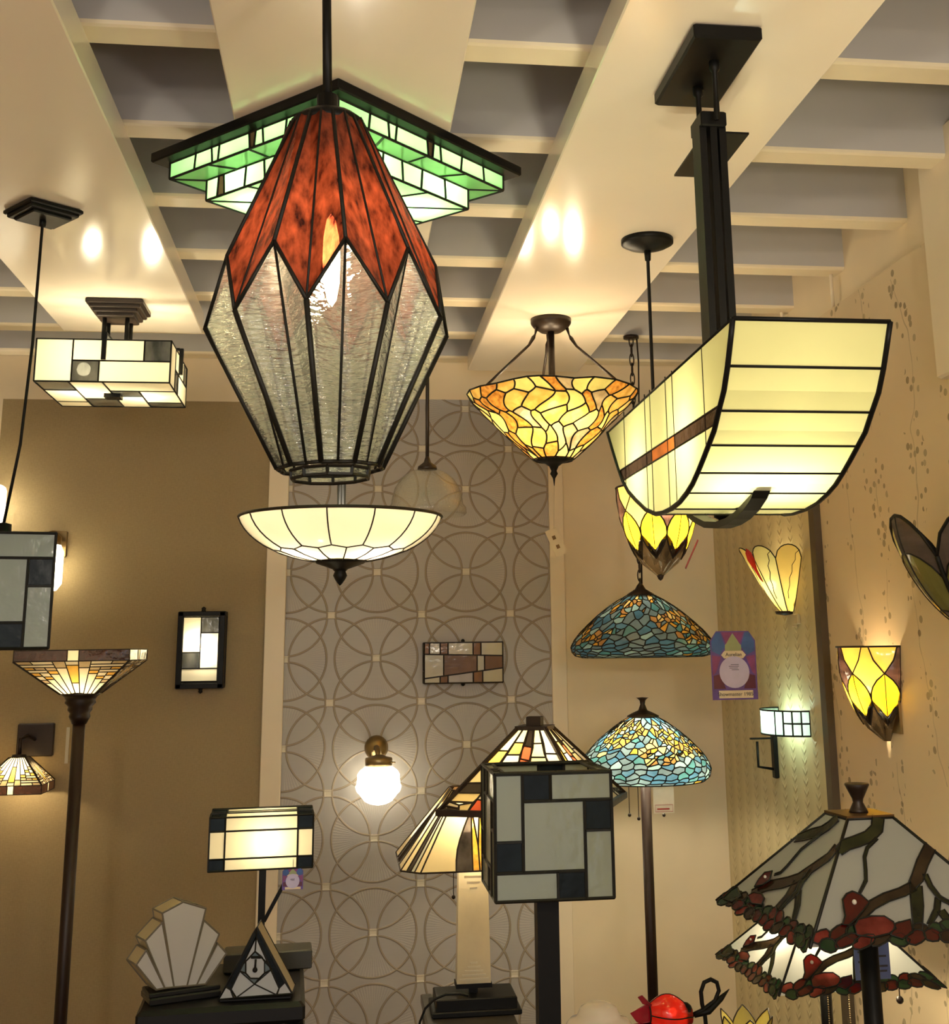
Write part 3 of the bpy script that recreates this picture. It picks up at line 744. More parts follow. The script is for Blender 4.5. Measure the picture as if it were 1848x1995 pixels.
def petal_shade(parent, Rp, Hp, z0, N, a0=0, a1=2*PI, cr=.002, rf=None):
    """lower dark cup, a ring of tall yellow ovals, dark diamonds and pale triangles at the rim"""
    rr = rf or (lambda y: Rp*max(0.02, (1-(1-y)**2.0))**.60)
    def f(x, y): a = a0+(a1-a0)*x/N; return V(rr(y)*math.cos(a), rr(y)*math.sin(a), z0+Hp*y)
    g_ = MB(); cm = MB()
    def fill(pts, mi, came=True):
        c0 = (sum(p[0] for p in pts)/len(pts), sum(p[1] for p in pts)/len(pts))
        vs = [f(*c0)]; idx = []; 
        for p in pts: vs.append(f((p[0]+c0[0])/2, (p[1]+c0[1])/2))
        for p in pts: vs.append(f(*p))
        n = len(pts); fs = []
        for i in range(n):
            j = (i+1) % n; fs.append((0, 1+i, 1+j)); fs.append((1+i, 1+n+i, 1+n+j, 1+j))
        g_.add(vs, fs, mi, True)
        if came: cm.tube([f(*p) for p in pts], cr, 5, closed=True)
    def arc(x0, x1, yb, yt, n=8): # an oval side from bottom tip to top tip, bulging towards x1
        return [(x0+(x1-x0)*math.sin(PI*i/n)**.8, yb+(yt-yb)*i/n) for i in range(n+1)]
    for i in range(N):
        c = i+.5; yb, yt = .18, .72
        Rr_ = arc(c, i+1, yb, yt); Ll = arc(c, i, yb, yt)
        fill(Ll[::-1][:-1]+Rr_[:-1], 0)
        cm.tube([f(c, yb+(yt-yb)*j/6) for j in range(7)], cr*.6, 4)
        # cup below and between ovals (right half of this and left half of next)
        fill([(i, .005), (i+1, .005)]+[(x, y) for x, y in arc(c, i+1, yb, yt)[:5]][::-1]+[(x, y) for x, y in arc(c, i, yb, yt)[1:5]], 1, False)
        # rim: pale triangle over the oval gap top, dark diamond between ovals
        top_ = [(c, yt)]+[(i+.92, 1.0), (i+.08, 1.0)]
        fill([(c, yt), (i+.78, .86), (i+.90, 1.0), (i+.10, 1.0), (i+.22, .86)], 2)
    for i in range(N+ (0 if abs(a1-a0-2*PI) < 1e-6 else 1)):
        full = abs(a1-a0-2*PI) < 1e-6
        R1 = [(i+x, y) for x, y in [(-.0, .43)]+[((math.cos(0))*0, 0)][:0]]
        l_ = [(i-.5+.5*math.sin(PI*q/8)**.8, .18+.54*q/8) for q in range(4, 9)]     # right side of the oval to the left
        r_ = [(i+.5-.5*math.sin(PI*q/8)**.8, .18+.54*q/8) for q in range(4, 9)]
        left = l_+[(i-.22, .86), (i-.10, 1.0)]; right = r_+[(i+.22, .86), (i+.10, 1.0)]
        if not full and i == 0: pts = [(0, p[1]) for p in right[:1]]+right+[(0, 1.0)]
        elif not full and i == N: pts = left[:1]+left+[(N, 1.0)]; pts = pts[1:]
        else: pts = right+left[::-1]
        fill(pts[:], 3 if i % 2 == 0 else 2)
    cm.tube([f(N*j/(6*N), 1.0) for j in range(6*N+(1 if abs(a1-a0-2*PI) > 1e-6 else 0))], cr*1.3, 6, closed=abs(a1-a0-2*PI) < 1e-6)
    o = g_.build('glass_petals', [YEL, BRNG, YELP, glass('mauve brown water glass', (.03, .014, .010), .4, .4, 18, (.4, .4, 2), .02, .08, .10, (.16, .08, .06))], parent)
    cm.build('lead_came', LEADB, o)
petal_shade(t, Rp, Hp, zb_, 8, R_(-68-22.5), R_(-68-22.5)+2*PI, .0022)
MB().lathe([(.001, -.012), (.006, -.008), (.012, .006), (.001, .006)], 14, (0, 0, zb_)).build('finial', BRONZE, t)
bulb(t, (0, 0, zb_+Hp*.5), 2.0, (1, .74, .36), .022); bulb(t, (.01, -.02, zb_+Hp*.72), .9, (1, .74, .36), .018)
m = MB(); m.box((0, 0, 0), (.05, .003, .075)); 
q = atY(1347, 1080, Yp-.05)
o = MB().box((0, 0, 0), (.0035, .05, .078), 0).build('price_tag', paint('red card', srgb(150, 40, 24), .5), None); o.location = q; o.rotation_euler = (0, R_(26), R_(-15))
tag(o, 'red-edged price tag hanging at the side of the yellow petal pendant', 'price tag')

# ---- chain pendant with blue mosaic shade
Yc = 4.5
def chain(m, p0, p1, n, w=.012, r=.0022):
    p0, p1 = V(*p0), V(*p1); d = (p1-p0)/n
    for i in range(n):
        c = p0+d*(i+.5); L = d.length*.68
        ring = []
        for k in range(12):
            a = 2*PI*k/12; x = math.cos(a)*w/2; z = math.sin(a)*L
            ring.append(c+(V(x, 0, z) if i % 2 == 0 else V(0, x, z)))
        m.tube(ring, r, 5, closed=True)
def mosaic_shade(parent, R, H, z0, pal_seed, rot0, prof, name='mosaic_shade'):
    random.seed(pal_seed)
    def f(x, y):
        yy = max(0, min(1, y)); j = yy*(len(prof)-1); i = min(len(prof)-2, int(j)); q = j-i
        r = prof[i][0]*(1-q)+prof[i+1][0]*q; z = prof[i][1]*(1-q)+prof[i+1][1]*q
        a = rot0+2*PI*(x+.05*yy); return V(R*r*math.cos(a), R*r*math.sin(a), z0+H*z)
    nrow = 15; seeds = []; kind = []
    blobs = [(random.random(), random.uniform(.42, .95), random.uniform(.035, .085)) for _ in range(30)]
    for k in range(nrow):
        y = (k+.5)/nrow; r = prof[min(len(prof)-1, int(y*(len(prof)-1)+.5))][0]; n = max(9, int(27*r+5)); o_ = (k % 2)*.5
        for i in range(n):
            x = ((i+o_+random.uniform(-.18, .18))/n) % 1
            yel = any((min(abs(x-b[0]), 1-abs(x-b[0]))/(b[2]*1.0))**2+((y-b[1])/(b[2]*1.6))**2 < 1 for b in blobs)
            if yel:
                for q in range(3): seeds.append(((x+random.uniform(-.013, .013)) % 1, min(.99, max(.01, y+random.uniform(-.035, .035))))); kind.append(random.random() < .70)
            else: seeds.append((x, min(.99, max(.01, y+random.uniform(-.012, .012))))); kind.append(random.random() < .03)
    def f2(x, y): return f(x+.22*0+.10*math.sin(y*3)*.3, y)
    cl = voronoi(seeds, 1, 1, 3.3, 1.0)
    # shear the cells so rows climb to the right like ripples
    def f3(x, y): return f(x, y+.013*math.sin(x*2*PI*19+y*9)*(1 if .03 < y < .97 else 0))
    g_ = MB(); cm = MB(); done.clear()
    def col(i, x, y): return (4+random.randrange(3)) if kind[i] else random.choice([0, 0, 1, 1, 2, 3])
    lathe_cells(cl, f3, g_, cm, col, .0023, .014)
    o = g_.build('glass_panels', BLUES, parent); cm.build('lead_came', LEAD, o)
    return f
BLUES = [glass('slate blue glass', srgb(84, 130, 158), .45, .3, 14, (1, 1, 2)), glass('grey blue glass', srgb(116, 140, 148), .45, .3, 14), glass('teal glass', srgb(88, 146, 150), .45, .3, 14), glass('pale aqua glass', srgb(160, 196, 196), .5, .2, 14),
         glass('butter glass', srgb(240, 206, 128), .6, .15, 20), glass('gold glass', srgb(226, 166, 66), .6, .2, 20), glass('tan gold glass', srgb(190, 140, 80), .55, .25, 20)]
pt = atY(1247, 1152, Yc); kc = mpp(pt); zc = pt.z; zbm = atY(1250, 1275, Yc).z
t = thing('chain_pendant', (atY(1229, 665, Yc).x+.0, Yc, RIB_Z), 'blue mosaic glass pendant with yellow butterflies hanging on a chain', 'pendant lamp')
ox_ = pt.x-t.location.x
m = MB(); chain(m, (0, 0, 0), (ox_*.55, 0, atY(1235, 880, Yc).z-RIB_Z), 12, .016, .0026); chain(m, (ox_*.55, 0, atY(1235, 880, Yc).z-RIB_Z), (ox_, 0, zc-RIB_Z+.01), 16, .016, .0026); m.build('chain', BRONZE, t)
MB().tube([(.022, 0, 0), (.026, 0, -.1), (.022, 0, -.25), (ox_+.006, .0, zc-RIB_Z)], .0032, 6).build('cord', BRONZE, t)
MB().lathe([(.001, 0), (.03, 0), (.03, -.01), (.001, -.012)], 20).build('hook_plate', BRONZE, t)
Rm = 138*kc; Hm = zc-.012-zbm
profm = [(.84, -.04), (.94, -.01), (.99, .06), (1.0, .13), (.955, .24), (.86, .38), (.74, .52), (.61, .66), (.47, .79), (.33, .90), (.2, .985)]
d = thing_off = bpy.data.objects.new('shade', None)
e = MB(); 
mosaic_shade_parent = t
fsh = mosaic_shade(t, Rm, Hm, zbm-RIB_Z, 5, 0, profm)
for o in t.children:
    if o.name.startswith('glass_panels'): o.location.x = ox_
MB().lathe([(.004, .03), (.012, .02), (.02, .006), (.05, -.012), (Rm*.22, -.03), (Rm*.22, -.036), (.001, -.03)], 20, (ox_, 0, zc-RIB_Z+.002)).build('cap', BRONZE, t)

bulb(t, (ox_, 0, zbm-RIB_Z+Hm*.55), .45, (1, .84, .60), .02)

# ---- rectangular mondrian ceiling light on the left board
pz = CZ+.8; cs_ = [atZ(*p, pz) for p in ((57, 741), (322, 745), (370, 793), (127, 793))]
cen = (cs_[0]+cs_[1]+cs_[2]+cs_[3])/4; W = (cs_[1]-cs_[0]).length; D = (cs_[2]-cs_[1]).length; rz = math.atan2((cs_[1]-cs_[0]).y, (cs_[1]-cs_[0]).x)
hz = atY(57, 658, cs_[0].y).z-pz
cc = atZ(224, 600, BOARD_Z)
t = thing('box_ceiling_light', (cen.x, cen.y, BOARD_Z), 'square cream and charcoal checked box light hung under a small stepped canopy, left ceiling board', 'ceiling light', rz)
zb = pz-BOARD_Z; zt_ = zb+hz; w2, d2 = W/2, D/2
Pn = Panes()
side_r = [(0, 0, .27, 1, 0), (.27, .5, .80, 1, 0), (.80, .5, 1, 1, 1), (.27, 0, .47, .5, 1), (.47, 0, 1, .5, 0)]
Pn.grid([(-w2, -d2, zb), (w2, -d2, zb), (w2, -d2, zt_), (-w2, -d2, zt_)], side_r)
Pn.grid([(w2, -d2, zb), (w2, d2, zb), (w2, d2, zt_), (w2, -d2, zt_)], side_r)
Pn.grid([(w2, d2, zb), (-w2, d2, zb), (-w2, d2, zt_), (w2, d2, zt_)], side_r)
Pn.grid([(-w2, d2, zb), (-w2, -d2, zb), (-w2, -d2, zt_), (-w2, d2, zt_)], side_r)
bot_r = [(0, 0, .25, .33, 1), (.25, 0, .5, .66, 0), (.5, 0, 1, .33, 0), (0, .33, .25, .8, 0), (.5, .33, .72, .55, 1), (.72, .33, 1, .8, 0), (.25, .66, .5, 1, 1), (.5, .55, .72, 1, 0), (0, .8, .25, 1, 0), (.72, .8, 1, 1, 1)]
Pn.grid([(-w2, -d2, zb), (w2, -d2, zb), (w2, d2, zb), (-w2, d2, zb)], bot_r)
Pn.build(t, [CREAM, CHAR], .0026)
cl_ = Matrix.Rotation(-rz, 3, 'Z') @ (cc-V(cen.x, cen.y, BOARD_Z))
m = MB()
for i, (w_, z_) in enumerate(((.175, -.010), (.155, -.022), (.135, -.034), (.115, -.046))): m.box((0, 0, z_+.002), (w_, w_, .016), bevel=.003)
m.build('canopy', BRONZE, t)
for x, y in ((-.035, -.035), (.035, -.035), (.035, .035), (-.035, .035)): MB().tube([(x, y, -.04), (x, y, zt_+.005)], .007, 8).build('rod', BLACK, t)
MB().box((0, 0, zb-.005), (.05, .05, .014)).build('finial', BLACK, t)
MB().box((0, -d2-.004, zt_-.02), (.014, .008, .085)).box((0, -d2/2-.02, zt_+.02), (.014, d2-.04, .008)).build('bracket', BLACK, t)
MB().box((w2+.006, 0, zt_-.02), (.012, .016, .085)).box((w2/2+.02, 0, zt_+.02), (w2-.04, .014, .008)).build('bracket', BLACK, t)
for x, y in ((-.09, -.03), (.09, .03)): bulb(t, (x, y, zb+.075), 1.5, (1, .80, .48), .022)

# ---- pinwheel cube shades: one hanging at the left edge, one on a floor lamp
PIN = [(0, .30, .21, 1, 0)]
def pinwheel(Pn, c):
    a, b = .235, .765
    rects = [(0, 1-.215+.0, 0, 0, 0)]
    rects = [(0, .46, a, 1, 0), (a, .78, .475, 1, 1), (.475, .78, 1, 1, 0), (b, .535, 1, .78, 1), (b, 0, 1, .535, 0), (.525, 0, b, .22, 1), (0, 0, .525, .22, 0), (0, .22, a, .46, 1), (a, .22, b, .78, 0)]
    Pn.grid(c, rects)
def pin_cube(parent, W, H, z0):
    Pn = Panes(); w = W/2
    P_ = [V(-w, -w, 0), V(w, -w, 0), V(w, w, 0), V(-w, w, 0)]
    for i in range(4):
        a, b = P_[i], P_[(i+1) % 4]; pinwheel(Pn, [a+V(0, 0, z0), b+V(0, 0, z0), b+V(0, 0, z0+H), a+V(0, 0, z0+H)])
    i_ = w*.82      # top rim pieces
    for q in range(4):
        Pn.poly([rot((-w, -w, z0+H), q), rot((w*.1, -w, z0+H), q), rot((i_*.1, -i_, z0+H), q), rot((-i_, -i_, z0+H), q)], 0)
        Pn.poly([rot((w*.1, -w, z0+H), q), rot((w*.45, -w, z0+H), q), rot((i_*.45, -i_, z0+H), q), rot((i_*.1, -i_, z0+H), q)], 1)
        Pn.poly([rot((w*.45, -w, z0+H), q), rot((w, -w, z0+H), q), rot((i_, -i_, z0+H), q), rot((i_*.45, -i_, z0+H), q)], 0)
    Pn.build(parent, [GREYC, NAVY], .0034)
pcn = atZ(85, 408, BOARD_Z)
Yq = pcn.y; zt_ = atY(42, 1036, Yq).z; 
t = thing('cube_pendant', (pcn.x, pcn.y, BOARD_Z), 'grey and navy pinwheel glass cube pendant on a black cord, cut by the left edge', 'pendant lamp', R_(13))
cA, cB, cC = (atZ(*p, BOARD_Z) for p in ((2.7, 404), (59.5, 376.5), (164, 405)))
rzc = math.atan2((cC-cB).y, (cC-cB).x); sc_ = (cC-cB).length
m = MB()
for w_, z_ in ((sc_, -.008), (sc_*.9, -.017), (sc_*.72, -.024)): m.box((0, 0, z_), (w_, w_, .012), rz=rzc-R_(13), bevel=.003)
m.build('canopy', BLACK, t)
k_ = mpp(V(pcn.x, Yq, CZ)); cubeW = .235; front = Yq-cubeW/2*(math.cos(R_(13))-math.sin(R_(13)))
cubx = atY(106, 1100, front).x-cubeW/2*(math.cos(R_(13))+math.sin(R_(13)))
ztc = atY(60, 1040, front).z; zbc = atY(60, 1263, front).z
dxq = cubx-pcn.x
print('cube', cubeW, ztc-zbc, dxq)
MB().tube([(0, 0, -.02), (0, 0, -.045), (0, 0, -.047), (-.002, 0, -.35), (-.012, 0, -.6), (dxq, 0, ztc-BOARD_Z+.03)], [.008, .008, .0036, .0036, .0036, .0036], 8).build('cord', BLACK, t)
pin_cube(t, cubeW, ztc-zbc, zbc-BOARD_Z)
MB().box((0, 0, ztc-BOARD_Z), (cubeW*.98, .008, .004)).box((0, 0, ztc-BOARD_Z), (.008, cubeW*.98, .004)).lathe([(.001, .035), (.018, .03), (.02, -.03), (.001, -.03)], 14, (0, 0, ztc-BOARD_Z)).build('spider', BLACK, t)
for o in list(t.children):
    if o.name.startswith(('glass_panels', 'spider')): o.location.x = dxq
# ---- a white lit wall lamp just entering at the left edge
p = atY(-31, 988, 4.88); k_ = mpp(p); t = thing('drum_sconce', (p.x, BACK, p.z), 'lit white rounded glass wall light peeping in at the left edge', 'wall light')
m = MB(); H_ = 43*k_; W_ = 39*k_
m.lathe([(.001, -H_), (W_*.8, -H_), (W_*.95, -H_*.9), (W_, -H_*.75), (W_, H_*.75), (W_*.95, H_*.9), (W_*.8, H_), (.02, H_)], 24, (0, -.12, 0)); m.build('glass_shade', WHITEG, t)
MB().tube([(0, 0, .0), (0, -.03, 0)], .012, 8).box((0, -.006, 0), (.08, .012, .10)).build('bracket', BRASS, t); bulb(t, (0, -.12, 0), 3.0, (1, .84, .6))

# ================================================================== wall lamps on the back wall
def on_back(px, py, dy=0): return atY(px, py, BACK-dy)
# glowing white sconce half hidden by the cube pendant
p = on_back(98, 1106, .10); k_ = mpp(p)
t = thing('wall_sconce', (p.x, BACK, p.z), 'glowing white glass wall light half hidden behind the left cube pendant', 'wall light')
W_, H_ = 23*k_, 44*k_
MB().lathe([(.001, -H_), (W_*.6, -H_), (W_, -H_*.7), (W_, H_*.7), (W_*.75, H_), (.01, H_)], 24, (0, -.10, 0)).build('glass_shade', WHITEG, t)
MB().lathe([(.001, 0), (W_*.8, 0), (W_*.75, .03), (W_*.35, .05), (.001, .055)], 20, (0, -.10, H_)).tube([(0, -.10, H_+.03), (0, -.06, H_+.05), (0, -.012, H_+.03)], .008, 8).box((0, -.008, H_+.01), (.07, .016, .10), bevel=.003).build('bracket', BRASS, t)
bulb(t, (0, -.10, 0), 4.5, (1, .80, .48), .018)

# framed lantern sconce
fy = BACK-.085; p = atY(391, 1266, fy); k_ = mpp(p)
t = thing('lantern_sconce', (p.x, BACK, p.z), 'black framed rectangular lantern with cream and grey panes on the brown wall', 'wall light', 0)
W_, H_ = 45*k_, 73*k_; D_ = .085
Pn = Panes(); f0 = [(.15, .08), (.86, .93)]
x0, x1, z0_, z1_ = -W_*.80, W_*.72, -H_*.82, H_*.86
pat = [(0, .45, .52, 1, 0), (.52, .75, 1, 1, 1), (.45, .22, 1, .75, 0), (0, .22, .45, .45, 1), (0, 0, 1, .22, 0)]
pat = [(0, .45, .50, 1, 0), (.50, .75, 1, 1, 1), (.50, .20, 1, .75, 0), (0, .20, .50, .45, 1), (0, 0, 1, .20, 0)]
Pn.grid([(x0, -D_+.01, z0_), (x1, -D_+.01, z0_), (x1, -D_+.01, z1_), (x0, -D_+.01, z1_)], pat)
Pn.grid([(x0, -D_+.01, z1_), (x1, -D_+.01, z1_), (x1, -.02, z1_), (x0, -.02, z1_)], [(0, 0, 1, 1, 0)])
Pn.build(t, [CREAM, CHAR], .0022)
m = MB()
for x in (-W_+.008, W_-.012): m.box((x, -D_/2-.002, 0), (.020, D_, 2*H_), bevel=.002)
for z in (-H_+.008, H_-.008): m.box((0, -D_/2-.002, z), (2*W_, D_, .018), bevel=.002)
m.build('frame', BLACK, t)
MB().box((0, -.006, 0), (2*W_, .012, 2*H_)).build('back_plate', BLACK, t)
for s_ in (-1, 1): MB().lathe([(.001, 0), (.010, 0), (.007, .008), (.009, .014), (.001, .02)] if s_ > 0 else [(.001, -.02), (.009, -.014), (.007, -.008), (.010, 0), (.001, 0)], 12, (0, -D_/2, s_*H_)).build('finial', BLACK, t)
bulb(t, (-.022, -.045, .025), .62, (1, .78, .46), .014); bulb(t, (.024, -.045, -.01), .62, (1, .78, .46), .014)

# small pyramid sconce under a square plate, far left
p = on_back(71, 1441); k_ = mpp(p)
t = thing('mission_sconce', (p.x, BACK, p.z), 'small lit pyramid glass shade below a square dark wall plate, far left', 'wall light')
MB().box((0, -.010, 0), (68*k_, .02, 62*k_), bevel=.004).build('back_plate', BRONZE, t)
WHITES = glass('white stick glass', (.90, .80, .54), .6, .05, 20); HONEY = glass('honey stick glass', (.88, .50, .10), .6, .2, 20)
def mission_face(Pn, c, flip=False):
    """white sticks fanning from the narrow end, short steps beside them, honey bar in the middle; v=0 narrow end"""
    P = []
    P += [(.44, .34, .56, .88, 1), (.44, 0, .56, .34, 0), (.44, .88, .56, 1, 0)]
    for s_ in (0, 1):
        g = lambda a, b, c_, d, m: P.append((a, b, c_, d, m) if not s_ else (1-c_, b, 1-a, d, m))
        g(.33, 0, .44, .80, 0); g(.22, 0, .33, .62, 0); g(.11, 0, .22, .46, 0); g(0, 0, .11, .34, 0)
        g(.33, .80, .44, 1, 2); g(.22, .62, .33, .72, 1); g(.22, .72, .33, .82, 2); g(.11, .46, .22, .54, 1); g(.11, .54, .22, .66, 0); g(0, .34, .11, .44, 2); g(0, .44, .11, .56, 0)
        g(.0, .56, .11, .66, 1); g(0, .66, .22, .74, 0); g(.11, .74, .22, .82, 2); g(0, .74, .11, .82, 1); g(0, .82, .33, .90, 0); g(0, .90, .14, 1, 2); g(.14, .90, .33, 1, 0)
    Pn.grid(c, P)
def mission_shade(parent, wt, wb, dt, db, zt, zb, band, cen=(0, 0), up=False):
    """inverted or upright square shade; wide end carries a brown band"""
    cx, cy = cen
    def sq(w_, d_, z): return [V(cx-w_/2, cy-d_/2, z), V(cx+w_/2, cy-d_/2, z), V(cx+w_/2, cy+d_/2, z), V(cx-w_/2, cy+d_/2, z)]
    Pn = Panes(); nar, wid = sq(wt, dt, zt), sq(wb, db, zb)
    zband = zb+band; wd2 = sq(wb, db, zband)
    for i in range(4):
        j = (i+1) % 4
        mission_face(Pn, [nar[i], nar[j], wid[j], wid[i]])
        for a, b, mi in ((0, .46, 3), (.46, .56, 0), (.56, 1, 3)):
            Pn.poly([wid[i].lerp(wid[j], a), wid[i].lerp(wid[j], b), wd2[i].lerp(wd2[j], b), wd2[i].lerp(wd2[j], a)], mi)
    o = Pn.build(parent, [WHITES, HONEY, glass('tan stick glass', (.62, .48, .26), .55, .2, 20), glass('brown hammered glass', (.045, .016, .008), .45, .4, 40, (1, 1, 1), .03, .1, .1)], .0017, LEADB)
    for a, b in zip(nar, wid): MB().tube([a, b], .0035, 6).build('corner_came', LEADB, parent)
    return o
ps = atY(33, 1531, 4.80); kz = mpp(ps); zt_ = atY(45, 1475, 4.86).z
cx_ = atY(36, 1500, 4.88).x-p.x
mission_shade(t, .055, 118*kz, .055, .20, zt_-p.z, ps.z-p.z+.002, -.030, (cx_, -.125))
MB().tube([(0, -.01, .0), (cx_*.6, -.07, .02), (cx_, -.125, .01), (cx_, -.125, zt_-p.z)], .007, 8).lathe([(.001, .01), (.024, .008), (.030, -.004), (.001, -.004)], 16, (cx_, -.125, zt_-p.z)).build('arm', BRONZE, t)
bulb(t, (cx_, -.125, zt_-p.z-.06), 1.1, (1, .70, .34), .02)
q = on_back(131, 1452, .02)
o = MB().box((0, 0, 0), (.012, .004, .13)).build('price_tag', paint('grey white card', srgb(176, 172, 160), .6)); o.location = q; tag(o, 'narrow pale tag hanging on the brown wall behind the torchiere pole', 'price tag')

# unlit rectangular glass sconce on the circle wallpaper
fy = BACK-.075; cs_ = [atY(*p_, fy) for p_ in ((826, 1333), (979.5, 1328), (979.5, 1249), (826, 1254))]
c0 = (cs_[0]+cs_[1]+cs_[2]+cs_[3])/4
t = thing('panel_sconce', (c0.x, BACK, c0.z), 'unlit rectangular cream and brown glass wall light on the circle wallpaper', 'wall light')
w_, h_ = (cs_[1].x-cs_[0].x)/2, (cs_[3].z-cs_[0].z)/2
Pn = Panes(); d0 = -.075
def U(a, b): return (a, b)
f1 = lambda u: .72-.06*u
f2 = lambda u: .118+.237*u
P = []
for u0_, u1_, mi in ((0, .065, 1), (.065, .2, 0), (.2, .3, 1), (.3, .62, 0), (.62, .72, 1), (.72, 1, 0)):
    P.append((((u0_, f1(u0_)), (u1_, f1(u1_)), (u1_, 1), (u0_, 1)), mi))
for u0_, u1_, mi in ((0, .245, 0), (.245, .67, 2), (.67, .765, 0), (.765, 1, 2)):
    P.append((((u0_, f2(u0_)), (u1_, f2(u1_)), (u1_, f1(u1_)), (u0_, f1(u0_))), mi))
for u0_, u1_, mi in ((0, .2, 0), (.2, .3, 1), (.3, .62, 3), (.62, .74, 1), (.74, 1, 0)):
    P.append((((u0_, 0), (u1_, 0), (u1_, f2(u1_)), (u0_, f2(u0_))), mi))
Pn.grid([(-w_, d0, -h_), (w_, d0, -h_), (w_, d0, h_), (-w_, d0, h_)], P)
for s_ in (-1, 1): Pn.grid([(s_*w_, d0, -h_), (s_*w_, -.004, -h_), (s_*w_, -.004, h_), (s_*w_, d0, h_)], [(0, 0, 1, .3, 0), (0, .3, 1, .7, 1), (0, .7, 1, 1, 0)])
Pn.build(t, [glass('biscuit glass', (.54, .47, .25), .35, .08, 12), glass('tan streak glass', (.26, .12, .03), .35, .3, 26, gloss=.02), glass('brown mauve glass', (.20, .105, .045), .35, .2, 8, gloss=.02), glass('blush biscuit glass', (.44, .36, .25), .35, .1, 12)], .0028, LEADB)
for s_ in (-1, 1): MB().sphere((0, -.04, s_*(h_+.006)), .008, 10).build('finial', BLACK, t)
MB().box((0, -.004, 0), (w_*1.6, .008, h_*1.6)).build('back_plate', BLACK, t)

# globe wall light
p = atY(737, 1526, BACK-.11); k_ = mpp(p); Rg = 43.5*k_
pb = on_back(733, 1457, .02)
t = thing('globe_sconce', (pb.x, BACK, pb.z), 'brass wall light with a bright stepped white globe on the circle wallpaper', 'wall light')
MB().lathe([(.001, -.0), (.046, 0), (.046, .012), (.038, .026), (.02, .04), (.001, .045)], 28).build('wall_rose', BRASS, t)
o = t.children[0]; o.rotation_euler = (R_(90), 0, 0)
gz = p.z-pb.z; gx = p.x-pb.x
MB().tube([(0, -.03, .0), (0, -.075, .004), (gx*.6, -.105, -.015), (gx, -.11, -.045)], [.012, .010, .010, .012], 10).lathe([(.010, .03), (.03, .022), (.050, .018), (.052, .010), (.050, -.012), (.044, -.016)], 28, (gx, -.11, gz+Rg*.88)).tube([(gx+.046, -.13, gz+Rg*.9), (gx+.062, -.135, gz+Rg*.9)], .003, 6).build('gallery', BRASS, t)
pr2 = []
for i in range(25):
    a = PI*i/24; r = Rg*math.sin(a); st = 1+.035*(1 if (i//3) % 2 else -1)*(math.sin(a) > .3)
    pr2.append((max(.001, r*st), -Rg*.93*math.cos(a)))
MB().lathe(pr2, 36, (gx, -.11, gz)).build('glass_globe', WHITEG, t)
bulb(t, (gx, -.11, gz), 5.5, (1, .84, .60), .03)

# ================================================================== wall lamps on the right wall (local: +x into the room is -X, y along the wall)
def on_right(Y, z): return V(XR, Y, z)
# half bowl of yellow petals
z1_ = atX(1753, 1259, XR).z; z0_ = atX(1722, 1443, XR).z; Hh = z1_-z0_
t = thing('petal_sconce', (XR, 3.42, z0_), 'lit half-bowl wall light of yellow ovals with brown pointed base, on the blossom wallpaper', 'wall light')
petal_shade(t, .125, Hh, 0, 4, R_(90), R_(270), .0022, lambda y: .125*max(0.03, (1-(1-y)**2.1))**.62)
MB().box((-.004, 0, Hh*.5), (.008, .20, Hh*.8)).build('back_plate', BRASS, t)
bulb(t, (-.055, 0, Hh*.52), 1.35, (1, .72, .34), .018)
MB().tube([(0, .0, .02), (-.01, .03, .015), (-.004, .05, .03)], .003, 5).build('cable', BLACK, t)
# lily sconce
zt_ = atX(1500, 1062, XR-.1).z; zb_ = atX(1545, 1190, XR-.03).z; H_ = zt_-zb_
t = thing('lily_sconce', (XR, 4.14, zb_), 'lit cream lily-shaped wall light with a small red bird piece, on the leaf wallpaper', 'wall light')
LILY = glass('lily cream glass', (.86, .68, .22), .6, .1, 8, (1, 1, 1), .02); LILY2 = glass('lily pale green glass', (.76, .74, .34), .6, .1, 8, (1, 1, 1), .02)
REDB = glass('red bird glass', (.70, .03, .02), .5, .3, 30)
g_ = MB(); cm = MB(); NP = 5
for i in range(NP):
    a0, a1 = PI/2+PI*i/NP, PI/2+PI*(i+1)/NP; vs = []; fs = []
    def rr(y): return .032+(.16-.032)*(y**.85)
    nu, nv = 8, 10
    for v in range(nv+1):
        for u in range(nu+1):
            a = a0+(a1-a0)*u/nu; bul = math.sin(PI*u/nu)
            hgt = 1-(1-bul**.7)*.16 if v == nv else 1
            y = v/nv*(1-(1-bul**.6)*.20); r = rr(y)*(1+.05*bul); vs.append((r*math.cos(a), r*math.sin(a), H_*y))
    for v in range(nv):
        for u in range(nu): b = v*(nu+1)+u; fs.append((b, b+1, b+nu+2, b+nu+1))
    g_.add(vs, fs, i % 2, True)
    cm.tube([vs[v*(nu+1)] for v in range(nv+1)], .002, 5); cm.tube(vs[-(nu+1):], .002, 5)
    cm.tube([V(*vs[(nu+1)*v+min(nu, int(2+v*.5))]) for v in range(2, nv+1)], .0014, 4)
cm.tube([vs[v*(nu+1)+nu] for v in range(nv+1)], .0024, 5)
g_.build('glass_petals', [LILY, LILY2], t); cm.build('lead_came', LEAD, t)
def sp(a, y, o=.004): r = .032+(.128)*(y**.85)+o; return V(r*math.cos(a), r*math.sin(a), H_*y)
aa = R_(196)
bp_ = [(aa, .97), (aa-.10, .90), (aa-.16, .80), (aa-.08, .66), (aa-.02, .50), (aa+.04, .46), (aa+.03, .66), (aa+.10, .80), (aa+.10, .90), (aa+.04, .95)]
MB().poly([sp(a, y, .010) for a, y in bp_]).tube([sp(a, y, .010) for a, y in bp_], .0018, 5, closed=True).build('glass_bird', REDB, t)
